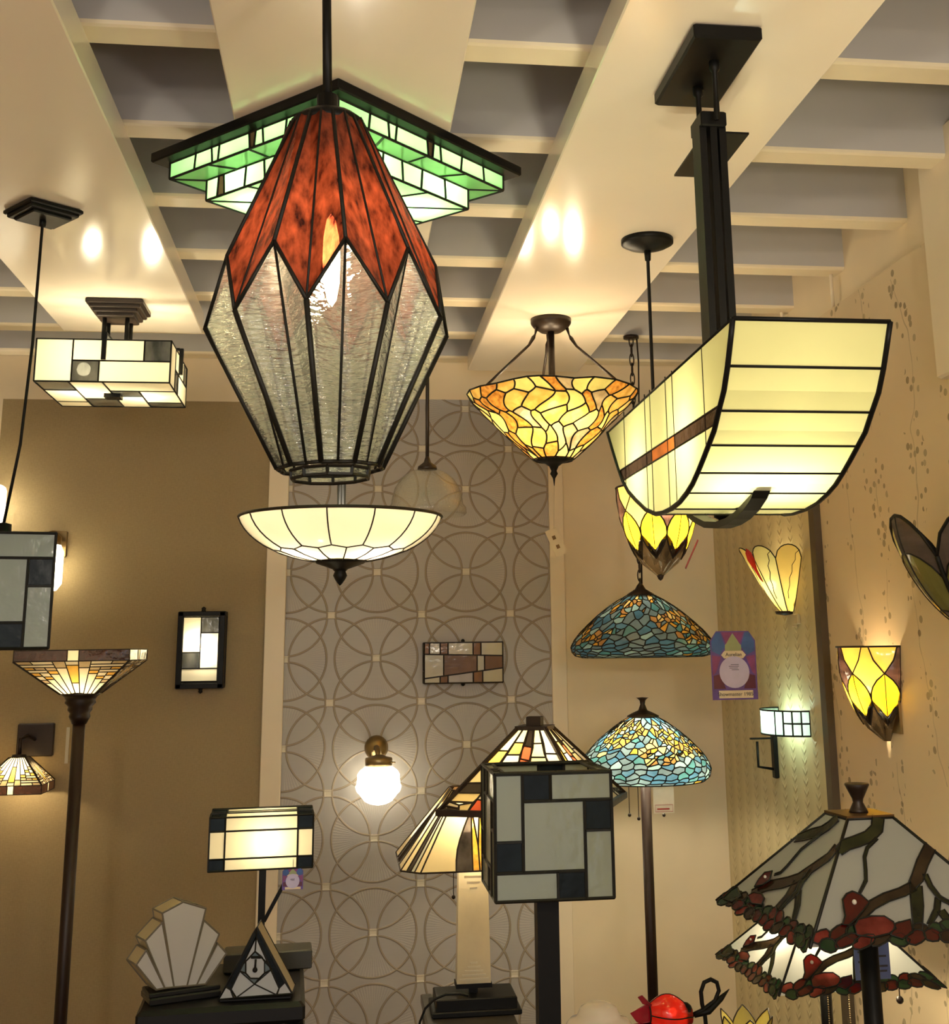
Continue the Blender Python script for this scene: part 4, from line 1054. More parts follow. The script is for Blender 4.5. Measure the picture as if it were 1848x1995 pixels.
MB().box((-.004, 0, H_*.45), (.008, .10, H_*.7)).lathe([(.001, -.012), (.030, -.008), (.034, .002), (.001, .002)], 16, (-.02, 0, 0)).build('back_plate', BRONZE, t)
bulb(t, (-.05, .03, H_*.42), .7, (1, .74, .36), .018)
o = MB().box((0, 0, 0), (.012, .045, .035), bevel=.003).lathe([(.001, -.002), (.01, -.002), (.01, .004), (.001, .004)], 10, (-.006, 0, -.024)).build('cable_socket', paint('ivory plastic', srgb(200, 184, 148), .4)); pq = atX(1551, 1206, XR-.006); o.location = pq
tag(o, 'small ivory plastic socket on the wall below the lily wall light', 'socket')
# green textured sconce
zt_ = atX(1576, 1386, XR).z; zb_ = atX(1576, 1434, XR).z
t = thing('green_sconce', (XR, 4.17, zb_), 'lit curved pale green pebbled glass wall light on the leaf wallpaper', 'wall light')
H_ = zt_-zb_; Pn = Panes(); PEB = glass('pale green pebbled glass', (.62, .92, .74), .6, .25, 60, (1, 1, .6), .02, .1, .08, (.84, 1, .92), .4, 90)
arcp = []; 
for i in range(13): a = R_(90)+PI*i/12; arcp.append(V(.15*.72*math.cos(a), .15*math.sin(a), 0))
for i in range(12):
    a, b = arcp[i], arcp[i+1]; up = V(0, 0, H_)
    if i > 8 and i < 12:
        for z0q, z1q in ((0, .5), (.5, 1)): Pn.poly([a+up*z0q, b+up*z0q, b+up*z1q, a+up*z1q], 1)
    else: Pn.poly([a, b, b+up, a+up], 0, False); Pn.e[('a', i)] = (a, b); Pn.e[('b', i)] = (a+up, b+up)
Pn.poly([arcp[8]+V(0, 0, 0), arcp[9], arcp[9]+up, arcp[8]+up], 1); 
Pn.e[('s',)] = (arcp[0], arcp[0]+up)
Pn.build(t, [PEB, glass('white green glass', (.82, .95, .88), .6, .05, 10)], .0030)
MB().box((-.004, 0, H_*.5), (.008, .26, H_*.6)).build('back_plate', BLACK, t)
bulb(t, (-.05, .04, H_*.5), .34, (.72, 1, .80), .012); bulb(t, (-.05, -.05, H_*.5), .34, (.72, 1, .80), .012)
# black arm plate below it
pz = atX(1497, 1470, XR-.03)
t = thing('bare_bracket', (XR, pz.y, pz.z), 'slim black metal bracket on the wall below the green wall light', 'bracket')
MB().box((-.008, 0, 0), (.016, .03, .16), bevel=.003).tube([(-.012, 0, -.05), (-.07, 0, -.04), (-.07, 0, .045)], .005, 8).box((-.05, 0, .055), (.09, .012, .006)).build('bracket_body', BLACK, t)
# big unlit petal bowl cut by the right edge
za = atX(1760, 1010, XR-.15).z; zb2 = atX(1845, 1228, XR-.05).z
t = thing('petal_uplighter', (XR, 2.82, zb2), 'large unlit olive and mauve petal glass wall light cut by the right edge', 'wall light')
OLV = glass('unlit olive glass', (.20, .19, .06), .3, .2, 10, (1, 1, 1), .05); MAUV = glass('unlit mauve glass', (.11, .085, .08), .3, .3, 14, (.4, .4, 2), .04)
H_ = za-zb2; g_ = MB(); cm = MB()
def bf(a, y, o=0): r = .03+(.165)*(1-(1-min(1, y))**1.7)**.7+o; return V(r*math.cos(a), r*math.sin(a), H_*y)
NP = 3
for i in range(NP):
    a0, a1 = PI/2+PI*i/NP, PI/2+PI*(i+1)/NP
    nu, nv = 8, 12; vs = []; 
    for v in range(nv+1):
        for u in range(nu+1):
            uu = u/nu; b_ = math.sin(PI*uu); y = v/nv*(.62+.38*b_**.75); vs.append(bf(a0+(a1-a0)*uu, y, .01*b_))
    for v in range(nv):
        for u in range(nu):
            b = v*(nu+1)+u; mi = 1 if v >= 8 or v < 2 else 0
            g_.add([vs[b], vs[b+1], vs[b+nu+2], vs[b+nu+1]], [(0, 1, 2, 3)], mi, True)
    cm.tube(vs[-(nu+1):], .0045, 6); cm.tube([vs[v*(nu+1)] for v in range(nv+1)], .0065, 6)
    cm.tube([vs[8*(nu+1)+u] for u in range(nu+1)], .0025, 5); cm.tube([vs[2*(nu+1)+u] for u in range(nu+1)], .0025, 5); cm.tube([vs[v*(nu+1)+nu//2] for v in range(nv+1)], .0022, 5)
cm.tube([vs[v*(nu+1)+nu] for v in range(nv+1)], .0065, 6)
g_.build('glass_petals', [OLV, MAUV], t); cm.build('lead_came', LEAD, t)
MB().box((-.004, 0, H_*.35), (.008, .14, H_*.6)).build('back_plate', BRONZE, t)

# ================================================================== floor and table lamps
WOODB = paint('dark bronze pole', (.018, .008, .005), .42, .25, 20, .03, .1, .4, 0, (1, 1, .1))
def pole_down(t, x0, y0, z0, r, mat, square=False, base=.16):
    m = MB()
    if square: m.box((x0, y0, (z0-t.location.z)/1/2), (2*r, 2*r, z0-0)) 
    return m
# torchiere
Yt = 4.0; fL = atY(27, 1268, Yt); fR = atY(253, 1268, Yt); W_ = fR.x-fL.x; D_ = .34; k_ = mpp(fL)
cx_ = (fL.x+fR.x)/2; cy_ = Yt+D_/2
t = thing('torchiere_lamp', (cx_, cy_, 0), 'tall floor uplighter with a wide square stick-pattern glass shade, left of the room', 'floor lamp')
zr_ = fL.z; zbnd = atY(140, 1288, Yt).z; znar = atY(153, 1352, cy_-.05).z
mission_shade(t, .105, W_, .105, D_, znar, zbnd, zr_-zbnd)
zp = atY(150, 1408, cy_).z
MB().lathe([(.001, 0), (.056, 0), (.058, -.010), (.050, -.016), (.044, -.026), (.048, -.034), (.036, -.046), (.038, -.056), (.030, -.066), (.033, -.076), (.022, zp-znar-.01), (.026, zp-znar), (.018, zp-znar-.004)], 28, (0, 0, znar+.006)).build('collar', BRONZE, t)
MB().tube([(0, 0, zp), (0, 0, .03)], .0195, 16).build('pole', WOODB, t)
MB().lathe([(.001, .05), (.03, .045), (.05, .03), (.13, .02), (.14, 0), (.001, 0)], 32).build('base', BRONZE, t)
bulb(t, (0, 0, znar+.05), 1.0, (1, .70, .36), .022)

# black stand with the fan lamp, pyramid clock and rectangular lamp
STZ = atY(420, 1945, 3.12).z
tl, tr_ = atY(262, 1950, 3.12), atY(583, 1930, 3.12)
GB = paint('black lacquer', (.005, .005, .005), .45, .1, 30, .01, 0, .25)
st_x, st_w, st_y, st_d = (tl.x+tr_.x)/2, tr_.x-tl.x+.01, 3.12+.21, .42
t = thing('display_stand', (st_x, st_y, 0), 'glossy black display stand with open frame at lower left', 'display stand', R_(2.5))
STT = atY(427, 1948, 3.155).z-.007
MB().box((0, 0, STT-.023), (st_w, st_d, .046), bevel=.010).build('top', GB, t)
for x in (-1, 1):
    for y in (-1, 1): MB().box((x*(st_w/2-.022), y*(st_d/2-.022), (STT-.046)/2), (.044, .044, STT-.046), bevel=.004).build('leg', GB, t)
MB().box((0, 0, .25), (st_w-.05, st_d-.05, .02)).build('shelf', GB, t)
def at_plane(px, py, P0, n):
    r = ray(px, py); return CAM+r*((P0-CAM).dot(n)/r.dot(n))
def ext_shape(polys, P0, n, off, base_t, mats, cr, seam_polys=True):
    Pn = Panes(); B0 = base_t.location
    return Pn
# fan lamp
base_c = V(atY(352, 1930, 3.22).x, 3.215, STT); n = V(-.42, 1, 0).normalized()
t = thing('fan_lamp', (base_c.x, base_c.y, STT), 'unlit white glass fan-shaped lamp on a black base', 'table lamp')
off = V(-.030, .058, 0)
MB().box((0, .012, .008), (.165, .10, .016), rz=R_(20), bevel=.003).box((0, .012, .020), (.165, .08, .010), rz=R_(20), bevel=.002).build('base', GB, t)
fan = [[(339, 1923), (364, 1921), (401, 1770), (357, 1757), (316, 1779)], [(321, 1925), (339, 1923), (316, 1797), (283, 1833)], [(304, 1928), (321, 1925), (285, 1851), (265, 1880)],
       [(364, 1921), (383, 1919), (427, 1820), (397, 1793)], [(383, 1919), (400, 1917), (441, 1857), (424, 1838)]]
FANG = glass('milk white glass', (.58, .59, .60), .35, .02, 6); FANE = glass('cream edge glass', (.66, .56, .34), .45, .05, 6)
Pn = Panes(); P0 = base_c+V(0, -.02, 0)
for pl in fan:
    f_ = [at_plane(*p_, P0, n)-t.location for p_ in pl]; b_ = [p_+off for p_ in f_]
    Pn.poly(f_, 0); Pn.poly(b_[::-1], 0)
    for i in range(1, len(f_)): 
        j = (i+1) % len(f_)
        if j: Pn.poly([f_[i], b_[i], b_[j], f_[j]], 1)
    Pn.poly([f_[0], b_[0], b_[-1], f_[-1]], 1)
Pn.build(t, [FANG, FANE], .0022, paint('antique came', (.12, .105, .075), .5))
# pyramid clock lamp
Yp_ = 3.155; A_, BL_, BR_ = atY(501, 1809, Yp_), atY(427, 1948, Yp_), atY(567, 1937, Yp_)
t = thing('pyramid_clock', ((BL_.x+BR_.x)/2, Yp_, STT), 'triangular white and navy glass clock with a small dial', 'clock')
lo = min(BL_.z, BR_.z); off = V(.004, .075, 0)
Pn = Panes(); L0 = t.location
def tri(u, v): return A_*(1-v)+(BL_*(1-u)+BR_*u)*v-L0
lo_pts = {}
def TP(u, v): return tri(u, v)
polys = [([(0, .28), (0, .88), (.10, .88), (.22, .28)], 1)]
polys = []
Wt = glass('clock white glass', (.52, .57, .62), .35, .03, 6)
# side navy strips
polys.append(([(0, .06), (0, .84), (.115, .84), (.55, .22), (.5, .20), (.5, .06)], 1))
face = [TP(0, 0), TP(0, 1), TP(1, 1)]
def PX(x, y): return atY(230+x*.22803, 1540+y*.22803, Yp_)-L0
zp_ = [([(1190, 1172), (1165, 1230), (915, 1690), (950, 1705), (1175, 1240), (1200, 1240), (1375, 1690), (1420, 1650), (1215, 1225)], 1)]
N_ = 1
W0 = 0
Pn.poly([PX(1165, 1225), PX(860, 1785), PX(920, 1680), PX(1180, 1180)], 1)
def pp(l, mi): Pn.poly([PX(*q) for q in l], mi)
pp([(1185, 1172), (1150, 1225), (920, 1680), (965, 1700), (1180, 1250)], 1)       # left navy strip
pp([(1185, 1172), (1180, 1250), (1375, 1690), (1425, 1640)], 1)                    # right navy strip
pp([(920, 1680), (860, 1785), (985, 1775), (960, 1705)], 0)                        # left corner white
pp([(1425, 1640), (1375, 1690), (1355, 1750), (1485, 1735)], 0)
pp([(1180, 1250), (1060, 1490), (1170, 1375)], 0); pp([(1180, 1250), (1170, 1375), (1300, 1500)], 0)
pp([(1060, 1490), (1170, 1375), (1225, 1420), (1130, 1420), (1090, 1460)], 2); pp([(1170, 1375), (1300, 1500), (1250, 1460), (1225, 1420)], 2)
pp([(1130, 1420), (1225, 1420), (1250, 1460), (1250, 1560), (1205, 1605), (1130, 1605), (1090, 1560), (1090, 1460)], 0)   # dial
pp([(1060, 1490), (1090, 1460), (1090, 1560), (1040, 1545)], 2); pp([(1250, 1460), (1300, 1510), (1310, 1530), (1250, 1560)], 2)
pp([(1090, 1560), (1130, 1605), (1205, 1605), (1165, 1655), (1040, 1545)], 2); pp([(1205, 1605), (1250, 1560), (1310, 1530), (1165, 1655)], 2)
pp([(1040, 1545), (965, 1700), (1010, 1770), (1165, 1655)], 0); pp([(1310, 1530), (1165, 1655), (1350, 1745), (1375, 1690)], 0)
pp([(1165, 1655), (1010, 1770), (1350, 1745)], 0)
apx_, l_, r_ = PX(1187, 1168), PX(858, 1786), PX(1487, 1734)
for a, b in ((apx_, l_), (l_, r_), (r_, apx_)): Pn.poly([a, b, b+off, a+off], 3)
Pn.poly([apx_+off, l_+off, r_+off], 0)
Pn.build(t, [Wt, NAVY, glass('steel blue glass', (.12, .17, .20), .35, .2, 14), FANE], .0018)
m = MB(); ctr = PX(1170, 1530)
m.tube([ctr+V(0, -.004, 0), PX(1176, 1440)+V(0, -.004, 0)], .0026, 6); m.sphere(tuple(ctr+V(0, -.004, 0)), .006, 10); m.tube([PX(1135, 1428)+V(0, -.003, 0), PX(1220, 1428)+V(0, -.003, 0)], .0018, 6)
m.build('clock_hand', BLACK, t)
MB().box((0, .045, max(.004, (lo-STT)/2)), ((BR_.x-BL_.x)*1.0, .085, max(.006, lo-STT)), bevel=.002).build('base', GB, t)

# rectangular lamp with forked stem, behind the pyramid
Yr = 3.40; c4 = [atY(*p_, Yr) for p_ in ((403, 1697), (606, 1690), (608, 1590), (407, 1594))]
c0 = (c4[0]+c4[1]+c4[2]+c4[3])/4; w_ = (c4[1].x-c4[0].x)/2; zlo = (c4[0].z+c4[1].z)/2; zhi = atY(505, 1590, Yr).z; ztp = atY(505, 1577, Yr).z
t = thing('rectangular_table_lamp', (c0.x, Yr+.06, STT), 'lit cream rectangular shade with navy corner squares on a forked black stem', 'table lamp', R_(3))
Pn = Panes(); d_ = .065
P = []
us = [0, .15, .85, 1]; vs_ = [0, .22, .74, 1]
for i in range(3):
    for j in range(3): P.append((us[i], vs_[j], us[i+1], vs_[j+1], 1 if (i != 1 and j != 1) else 0))
z0q, z1q, z2q = zlo-STT, zhi-STT, ztp-STT-.008
for s_ in (1, -1):
    Pn.grid([(-w_*s_, -d_*s_, z0q), (w_*s_, -d_*s_, z0q), (w_*s_, -d_*s_, z1q), (-w_*s_, -d_*s_, z1q)], P)
    Pn.grid([(w_*s_, -d_*s_, z0q), (w_*s_, d_*s_, z0q), (w_*s_, d_*s_, z1q), (w_*s_, -d_*s_, z1q)], [(0, 0, 1, .22, 1), (0, .22, 1, .74, 0), (0, .74, 1, 1, 1)])
    Pn.grid([(-w_*s_, -d_*s_, z1q), (w_*s_, -d_*s_, z1q), (w_*.985*s_, -d_*.75*s_, z2q), (-w_*.985*s_, -d_*.75*s_, z2q)], [(0, 0, .15, 1, 1), (.15, 0, .85, 1, 0), (.85, 0, 1, 1, 1)])
Pn.build(t, [CREAM, NAVY], .0024)
sx_ = atY(510, 1750, Yr+.06).x-c0.x
MB().box((sx_, 0, (z0q+.02)/2+.02), (.018, .018, z0q+.02)).build('stem', BLACK, t)
f0, f1 = atY(514, 1795, Yr+.06)-t.location, atY(552, 1724, Yr+.06)-t.location
f2 = f1+(f1-f0)*.95
MB().tube([f0, f2, (f2.x, f2.y, z0q+.01)], .0065, 4, smooth=False).build('strut', BLACK, t)
MB().box((sx_+.02, 0, .025), (.22, .09, .045), bevel=.003).build('base', paint('dark olive lacquer', (.035, .033, .022), .35), t)
bulb(t, (sx_+.010, 0, (z0q+z1q)/2-.0), .62, (1, .74, .36), .020)
MB().tube([(sx_+.006, 0, z0q-.01), (sx_+.006, 0, (z0q+z1q)/2-.02)], .008, 8).build('lamp_holder', BLACK, t)

# ---- flared panel lamp with tall white column, and mission pyramid lamp
Yf = 3.70; zb_ = atY(940, 1697, Yf).z; pxL = atY(782, 1676, Yf+.12).x; pcx = atY(920, 1700, Yf+.22).x; a_ = .222
kf = mpp(atY(920, 1700, Yf)); ca = 105*kf
cy_ = Yf+a_
CBZ = atY(925, 1975, cy_-.05).z
t = thing('column_table_lamp', (pcx, cy_, CBZ), 'lit flared panel shade over a tall white square column, half hidden by cube floor lamp', 'table lamp')
zt_ = atY(920, 1535, cy_).z
def oct_(s_, z, c=None):
    c_ = s_*.76
    return [V(-c_, -s_, z), V(c_, -s_, z), V(s_, -c_, z), V(s_, c_, z), V(c_, s_, z), V(-c_, s_, z), V(-s_, c_, z), V(-s_, -c_, z)]
lowr, topr = oct_(a_, zb_-CBZ), oct_(.065, zt_-CBZ)
Pn = Panes(); SMK = glass('smoky brown glass', (.035, .026, .02), .4, .5, 16, (1, 1, .4), .03, .1, .06, (.12, .10, .085)); AMB2 = glass('rippled amber glass', (.90, .42, .06), .55, .3, 50, (1, 1, 2), .12); PALEG = glass('pale grey green glass', (.66, .66, .54), .5, .1, 12)
BUFF = glass('buff cream glass', (.92, .76, .42), .58, .06, 8)
def bez(u0_, u1_, bul, v0, v1, n=6): return [(u0_+(u1_-u0_)*i/n+bul*math.sin(PI*i/n), v0+(v1-v0)*i/n) for i in range(n+1)]
for i in range(8):
    j = (i+1) % 8; c = [lowr[i], lowr[j], topr[j], topr[i]]
    if i % 2 == 0:
        L1 = bez(.30, .42, -.07, 0, .78); L2 = bez(.44, .42, .0, 0, .78); M1 = bez(.44, .40, 0, 0, .55)
        P = [(tuple([(0, 0)]+L1+[(.34, 1), (0, 1)]), 0), (tuple(L1+[(.42, .78)]+L2[::-1][1:]), 1), (tuple(L2[:]+[(.50, .30), (.50, 0)]), 2),
             (tuple([(.42, .78), (.34, 1), (.66, 1), (.58, .78), (.50, .30)]), 3)]
        P += [(tuple((1-x, y) for x, y in q[::-1]), mi) for q, mi in P[:3]]
        P[0] = (P[0][0], 0)
    else: P = [(0, 0, .3, 1, 0), (.3, 0, .5, 1, 1), (.5, 0, .7, 1, 3), (.7, 0, 1, 1, 0)]
    Pn.grid(c, P)
Pn.build(t, [BUFF, SMK, AMB2, PALEG], .0026, LEADB)
zc1 = zb_-CBZ+.03; zc0 = atY(920, 1911, cy_).z-CBZ
MB().add([(-.050, -.030, zc0), (.050, -.030, zc0), (.050, .030, zc0), (-.050, .030, zc0), (-.042, -.028, zc1), (.042, -.028, zc1), (.042, .028, zc1), (-.042, .028, zc1)], [(3, 2, 1, 0), (4, 5, 6, 7), (0, 1, 5, 4), (1, 2, 6, 5), (2, 3, 7, 6), (3, 0, 4, 7)]).build('column', glass('alabaster column glass', (.84, .76, .55), .4, .12, 9, (1, 1, .6)), t)
for k in range(5):
    w_ = .086-.016*k; AR = glass('alabaster ridge glass', (.86, .80, .62), .3, .05, 9)
    MB().box((0, -.031, zc0+.012+.011*k), (w_, .004, .0045)).build('column_ridge', AR, t); MB().box((0, -.030, zc1-.045-.016*k), (w_, .004, .006)).build('column_ridge', AR, t)
MB().box((0, 0, zc0-.006), (.106, .066, .012)).box((0, 0, zc0/2+.03), (.026, .026, zc0-.03)).box((.004, 0, .030), (.235, .15, .034), bevel=.003).box((.004, 0, .008), (.26, .17, .016), bevel=.003).build('base', BLACK, t)
bulb(t, (-.02, -.03, zb_-CBZ+.10), 1.8, (1, .74, .38), .022)
bulb(t, (0, 0, zc1-.02), .25, (1, .80, .50), .010)
m = MB(); bz = zb_-CBZ; xx = atY(884, 1720, Yf+.05).x-pcx; m.tube([(xx, -a_*.7, bz+.06), (xx, -a_*.7, atY(884, 1748, Yf+.05).z-CBZ)], .0012, 5); m.sphere((xx, -a_*.7, atY(884, 1750, Yf+.05).z-CBZ), .006, 8); m.build('pull_chain', BRONZE, t)
# cabinet underneath
cl_, cr_ = atY(835, 1975, cy_-.16), atY(1008, 1975, cy_-.16)
cw = (cr_.x-cl_.x); t = thing('black_cabinet', ((cl_.x+cr_.x)/2, cy_, 0), 'low black cabinet carrying the column lamp', 'cabinet')
MB().box((0, 0, (CBZ-.03)/2), (cw*.98, .36, CBZ-.03)).build('body', GB, t); MB().box((0, 0, CBZ-.0125), (cw*1.02, .38, .025), bevel=.003).build('top', paint('brown black lacquer', (.03, .026, .02), .3), t)
MB().box((-cw*.245, -.185, (CBZ-.06)/2), (cw*.46, .014, CBZ-.12)).build('door', GB, t); MB().box((cw*.245, -.185, (CBZ-.06)/2), (cw*.46, .014, CBZ-.12)).build('door', GB, t)
o = MB().tube([atY(*p_, 3.72)+V(0, 0, 0) for p_ in ((812, 2020), (818, 1990), (828, 1965), (845, 1947), (868, 1937), (895, 1936), (912, 1940))], .0035, 6).build('power_cord', BLACK)
tag(o, 'thin black cord looping over the left side of the low black cabinet', 'cord')

# mission pyramid floor lamp
L, Nn, Rr3 = V(.260, 3.772, 0), V(.670, 3.600, 0), V(.907, 4.078, 0)
cxy = (L+Rr3)/2; W_ = .455; D_ = .525; rz = math.atan2(Nn.y-L.y, Nn.x-L.x); z0_ = CZ-.4608
zt_ = atY(1045, 1417, cxy.y).z
t = thing('pyramid_floor_lamp', (cxy.x, cxy.y, 0), 'lit broad pyramid shade of red, amber and cream pieces rising behind the cube floor lamp', 'floor lamp', rz)
OR = glass('orange red glass', (.72, .13, .05), .55, .2, 16); OY = glass('amber orange glass', (.92, .55, .12), .58, .15, 16); CW = glass('cream white glass', (.92, .84, .66), .58, .06, 12); CY = glass('yellow cream glass', (.93, .78, .40), .6, .08, 12); DK = glass('black brown glass', (.03, .022, .015), .3, .3, 16)
Pn = Panes(); tw = .085
Lo = [V(-W_/2, -D_/2, z0_), V(W_/2, -D_/2, z0_), V(W_/2, D_/2, z0_), V(-W_/2, D_/2, z0_)]; To = [V(-tw/2, -tw/2, zt_), V(tw/2, -tw/2, zt_), V(tw/2, tw/2, zt_), V(-tw/2, tw/2, zt_)]
random.seed(3)
PYR = [(0, 0, .12, .06, 4), (.12, 0, .2, .10, 3), (.2, 0, .36, .13, 1), (.36, 0, .5, .10, 2), (.5, 0, .64, .13, 1), (.64, 0, .80, .10, 3), (.80, 0, .88, .10, 2), (.88, 0, 1, .06, 4), (0, .06, .12, .10, 2), (.88, .06, 1, .10, 2),
       (0, .10, .2, .2, 3), (.2, .13, .36, .24, 2), (.36, .10, .5, .24, 3), (.5, .13, .64, .24, 2), (.64, .10, .8, .24, 3), (.8, .10, 1, .2, 2),
       (0, .2, .2, .34, 4), (.2, .24, .42, .40, 2), (.42, .24, .58, .36, 4), (.58, .24, .8, .40, 2), (.8, .2, 1, .34, 3),
       (0, .34, .2, .52, 3), (.2, .40, .42, .55, 3), (.42, .36, .58, .46, 2), (.58, .40, .8, .55, 0), (.8, .34, 1, .52, 3), (.42, .46, .58, .62, 1),
       (0, .52, .2, .70, 0), (.2, .55, .42, .66, 2), (.58, .55, .8, .66, 3), (.8, .52, 1, .70, 2), (.2, .66, .42, .80, 0), (.42, .62, .58, .76, 1), (.42, .76, .58, 1, 4), (.58, .66, .8, .80, 3), (0, .70, .2, 1, 3), (.2, .80, .42, 1, 3), (.58, .80, .8, 1, 3), (.8, .70, 1, 1, 2)]
PYR = [(a, b, c_, d, {0: 1, 1: 0, 2: 2, 3: 3, 4: 4}[m_]) for a, b, c_, d, m_ in PYR]
def skew(u, v, k=[0]): return (u+(.02*math.sin(u*17+v*23) if 0 < u < 1 else 0), v+(.02*math.sin(u*29+v*11) if 0 < v < 1 else 0))
for i in range(4):
    j = (i+1) % 4; Pn.grid([Lo[i], Lo[j], To[j], To[i]], [(tuple(skew(*q) for q in ((a, b), (c_, b), (c_, d), (a, d))), m_) for a, b, c_, d, m_ in PYR])
Pn.build(t, [OR, OY, CW, CY, DK], .0030, LEADB)
m = MB()
for i in range(4): m.tube([Lo[i], To[i]], .0085, 4, smooth=False); m.tube([Lo[i]+V(0, 0, -.003), Lo[(i+1) % 4]+V(0, 0, -.003)], .0125, 4, smooth=False)
m.box((0, 0, zt_), (tw*1.2, tw*1.2, .012))
m.build('shade_frame', BRONZE, t)
MB().box((0, 0, zt_+.018), (.045, .045, .03), bevel=.002).build('finial', BRONZE, t)
MB().tube([(0, 0, zt_), (0, 0, .03)], .010, 12).build('pole', BRONZE, t)
MB().box((0, 0, .015), (.30, .30, .03), bevel=.005).build('base', BRONZE, t)
for x in (-.07, .07): bulb(t, (x, -.03, z0_+.13), .75, (1, .76, .42), .022)

# ---- cube floor lamp
yF = 2.52; c4 = [atY(*p_, yF) for p_ in ((966, 1757), (1195, 1750), (1190, 1503), (963, 1510))]
W_ = ((c4[1]-c4[0]).x+(c4[2]-c4[3]).x)/2; z0_ = (c4[0].z+c4[1].z)/2; z1_ = (c4[2].z+c4[3].z)/2; cx_ = sum(c.x for c in c4)/4
t = thing('cube_floor_lamp', (cx_, yF+W_/2, 0), 'unlit grey and navy pinwheel glass cube on a square black post', 'floor lamp')
pin_cube(t, W_, z1_-z0_, z0_)
MB().box((0, 0, z0_/2+.02), (.044, .044, z0_+.06)).build('post', BLACK, t); MB().box((0, 0, .015), (.28, .28, .03), bevel=.004).build('base', BLACK, t)
MB().box((0, 0, z0_+.01), (W_*.98, .008, .004)).box((0, 0, z0_+.01), (.008, W_*.98, .004)).build('spider', BLACK, t)

# ---- blue mosaic floor lamp
Yb2 = 4.3; ap = atY(1243, 1362, Yb2); sh_t = atY(1246, 1392, Yb2).z; sh_b = atY(1262, 1512, Yb2).z; kb2 = mpp(atY(1260, 1500, Yb2)); cx_ = atY(1258, 1560, Yb2).x
t = thing('mosaic_floor_lamp', (cx_, Yb2, 0), 'blue mosaic glass floor lamp with yellow butterflies and a brown pole', 'floor lamp')
profm2 = [(.90, -.06), (.97, .0), (1.0, .12), (.965, .24), (.89, .36), (.80, .47), (.69, .59), (.57, .70), (.45, .80), (.33, .89), (.22, .955)]
fsh = mosaic_shade(t, 128*kb2, sh_t-sh_b, sh_b, 11, .7, profm2)
zc = sh_t
MB().lathe([(.001, atY(1243, 1362, Yb2).z-zc), (.022, atY(1243, 1363, Yb2).z-zc), (.018, .048), (.010, .040), (.008, .028), (.012, .018), (.016, .008), (.035, .0), (.055, -.010), (128*kb2*.24, -.016), (.001, -.012)], 24, (0, 0, zc+.006)).build('finial', BRONZE, t)
MB().tube([(0, 0, sh_t), (0, 0, .03)], .0175, 14).build('pole', WOODB, t); MB().lathe([(.001, .05), (.04, .04), (.15, .02), (.16, 0), (.001, 0)], 32).build('base', BRONZE, t)
for px, py, dy in ((1226, 1588, -.06), (1244, 1595, -.03)):
    p_ = atY(px, py, Yb2+dy)-t.location; m = MB(); m.tube([(p_.x, p_.y, sh_b+.06), tuple(p_)], .0013, 5); m.sphere(tuple(p_), .0062, 8); m.build('pull_chain', BRONZE, t)
for x in (-.05, .05): bulb(t, (x, 0, sh_b+.07), 2.3, (1, .80, .50), .022)
for px, py, dy in ((1293, 1588, -.05),):
    p_ = atY(px, py, Yb2+dy)-t.location; m = MB(); m.tube([(p_.x, p_.y, sh_b+.06), tuple(p_)], .0013, 5); m.sphere(tuple(p_), .0062, 8); m.build('pull_chain', BRONZE, t)
# ---- two lamps with bird and branch shades
BW = glass('pale grey white glass', (.44, .47, .46), .5, .03, 5); DG = glass('moss branch glass', (.012, .022, .012), .45, .5, 14, (1, 1, 1), 0, .12, .05, (.05, .055, .018)); DB = glass('brown branch glass', (.028, .016, .010), .45, .4, 14, (1, 1, 1), 0, .12, .05, (.06, .038, .02))
RB = glass('dark red bird glass', (.14, .008, .006), .7, .4, 14); RF = glass('rose flower glass', (.20, .016, .012), .7, .4, 24, (1, 1, 1), 0, .12, .05, (.44, .07, .055)); GLF = glass('leaf green glass', (.02, .075, .03), .7, .4, 14)
FRONT_S = [  # polylines in zoom pixels of the near lamp: points, width, material
    ([(1300, 215), (1290, 300), (1230, 360), (1130, 400), (1050, 425), (985, 480)], 62, 1), ([(1290, 375), (1215, 450), (1195, 520), (1203, 620), (1205, 700), (1155, 800)], 13, 1),
    ([(1700, 440), (1640, 560), (1600, 680), (1560, 740)], 58, 2), ([(1575, 740), (1480, 790), (1360, 830), (1250, 890), (1140, 990), (1060, 1060)], 46, 2),
    ([(1590, 730), (1600, 880), (1605, 1080)], 62, 1), ([(1660, 650), (1700, 740), (1770, 830), (1900, 900)], 26, 1), ([(1760, 840), (1750, 930), (1690, 1040)], 28, 1), ([(1780, 930), (1860, 1040), (1900, 1100)], 44, 1)]
FRONT_P = [([(1095, 795), (1050, 815), (1020, 860), (1030, 930), (1040, 985), (1020, 1050), (1070, 1055), (1130, 1000), (1180, 940), (1225, 880), (1160, 820)], 3, 1),
    ([(1110, 1060), (1140, 1010), (1240, 985), (1340, 985), (1410, 1030), (1430, 1080), (1380, 1120), (1250, 1150), (1130, 1130)], 4, 2), ([(1430, 1040), (1540, 1010), (1560, 1110), (1480, 1160), (1390, 1130)], 3, 1)]
BORDER = [(600, 1120, 760, 1060, 5), (760, 1085, 960, 1110, 5), (730, 1190, 920, 1190, 4), (930, 1190, 1080, 1190, 5), (1090, 1150, 1300, 1160, 3), (1300, 1130, 1440, 1150, 4), (1440, 1150, 1560, 1160, 3), (1560, 1110, 1700, 1110, 5), (1690, 1120, 1850, 1130, 3), (1850, 1100, 2000, 1120, 5), (2000, 1120, 2150, 1130, 4), (2150, 1110, 2300, 1120, 3), (2300, 1100, 2400, 1110, 5)]
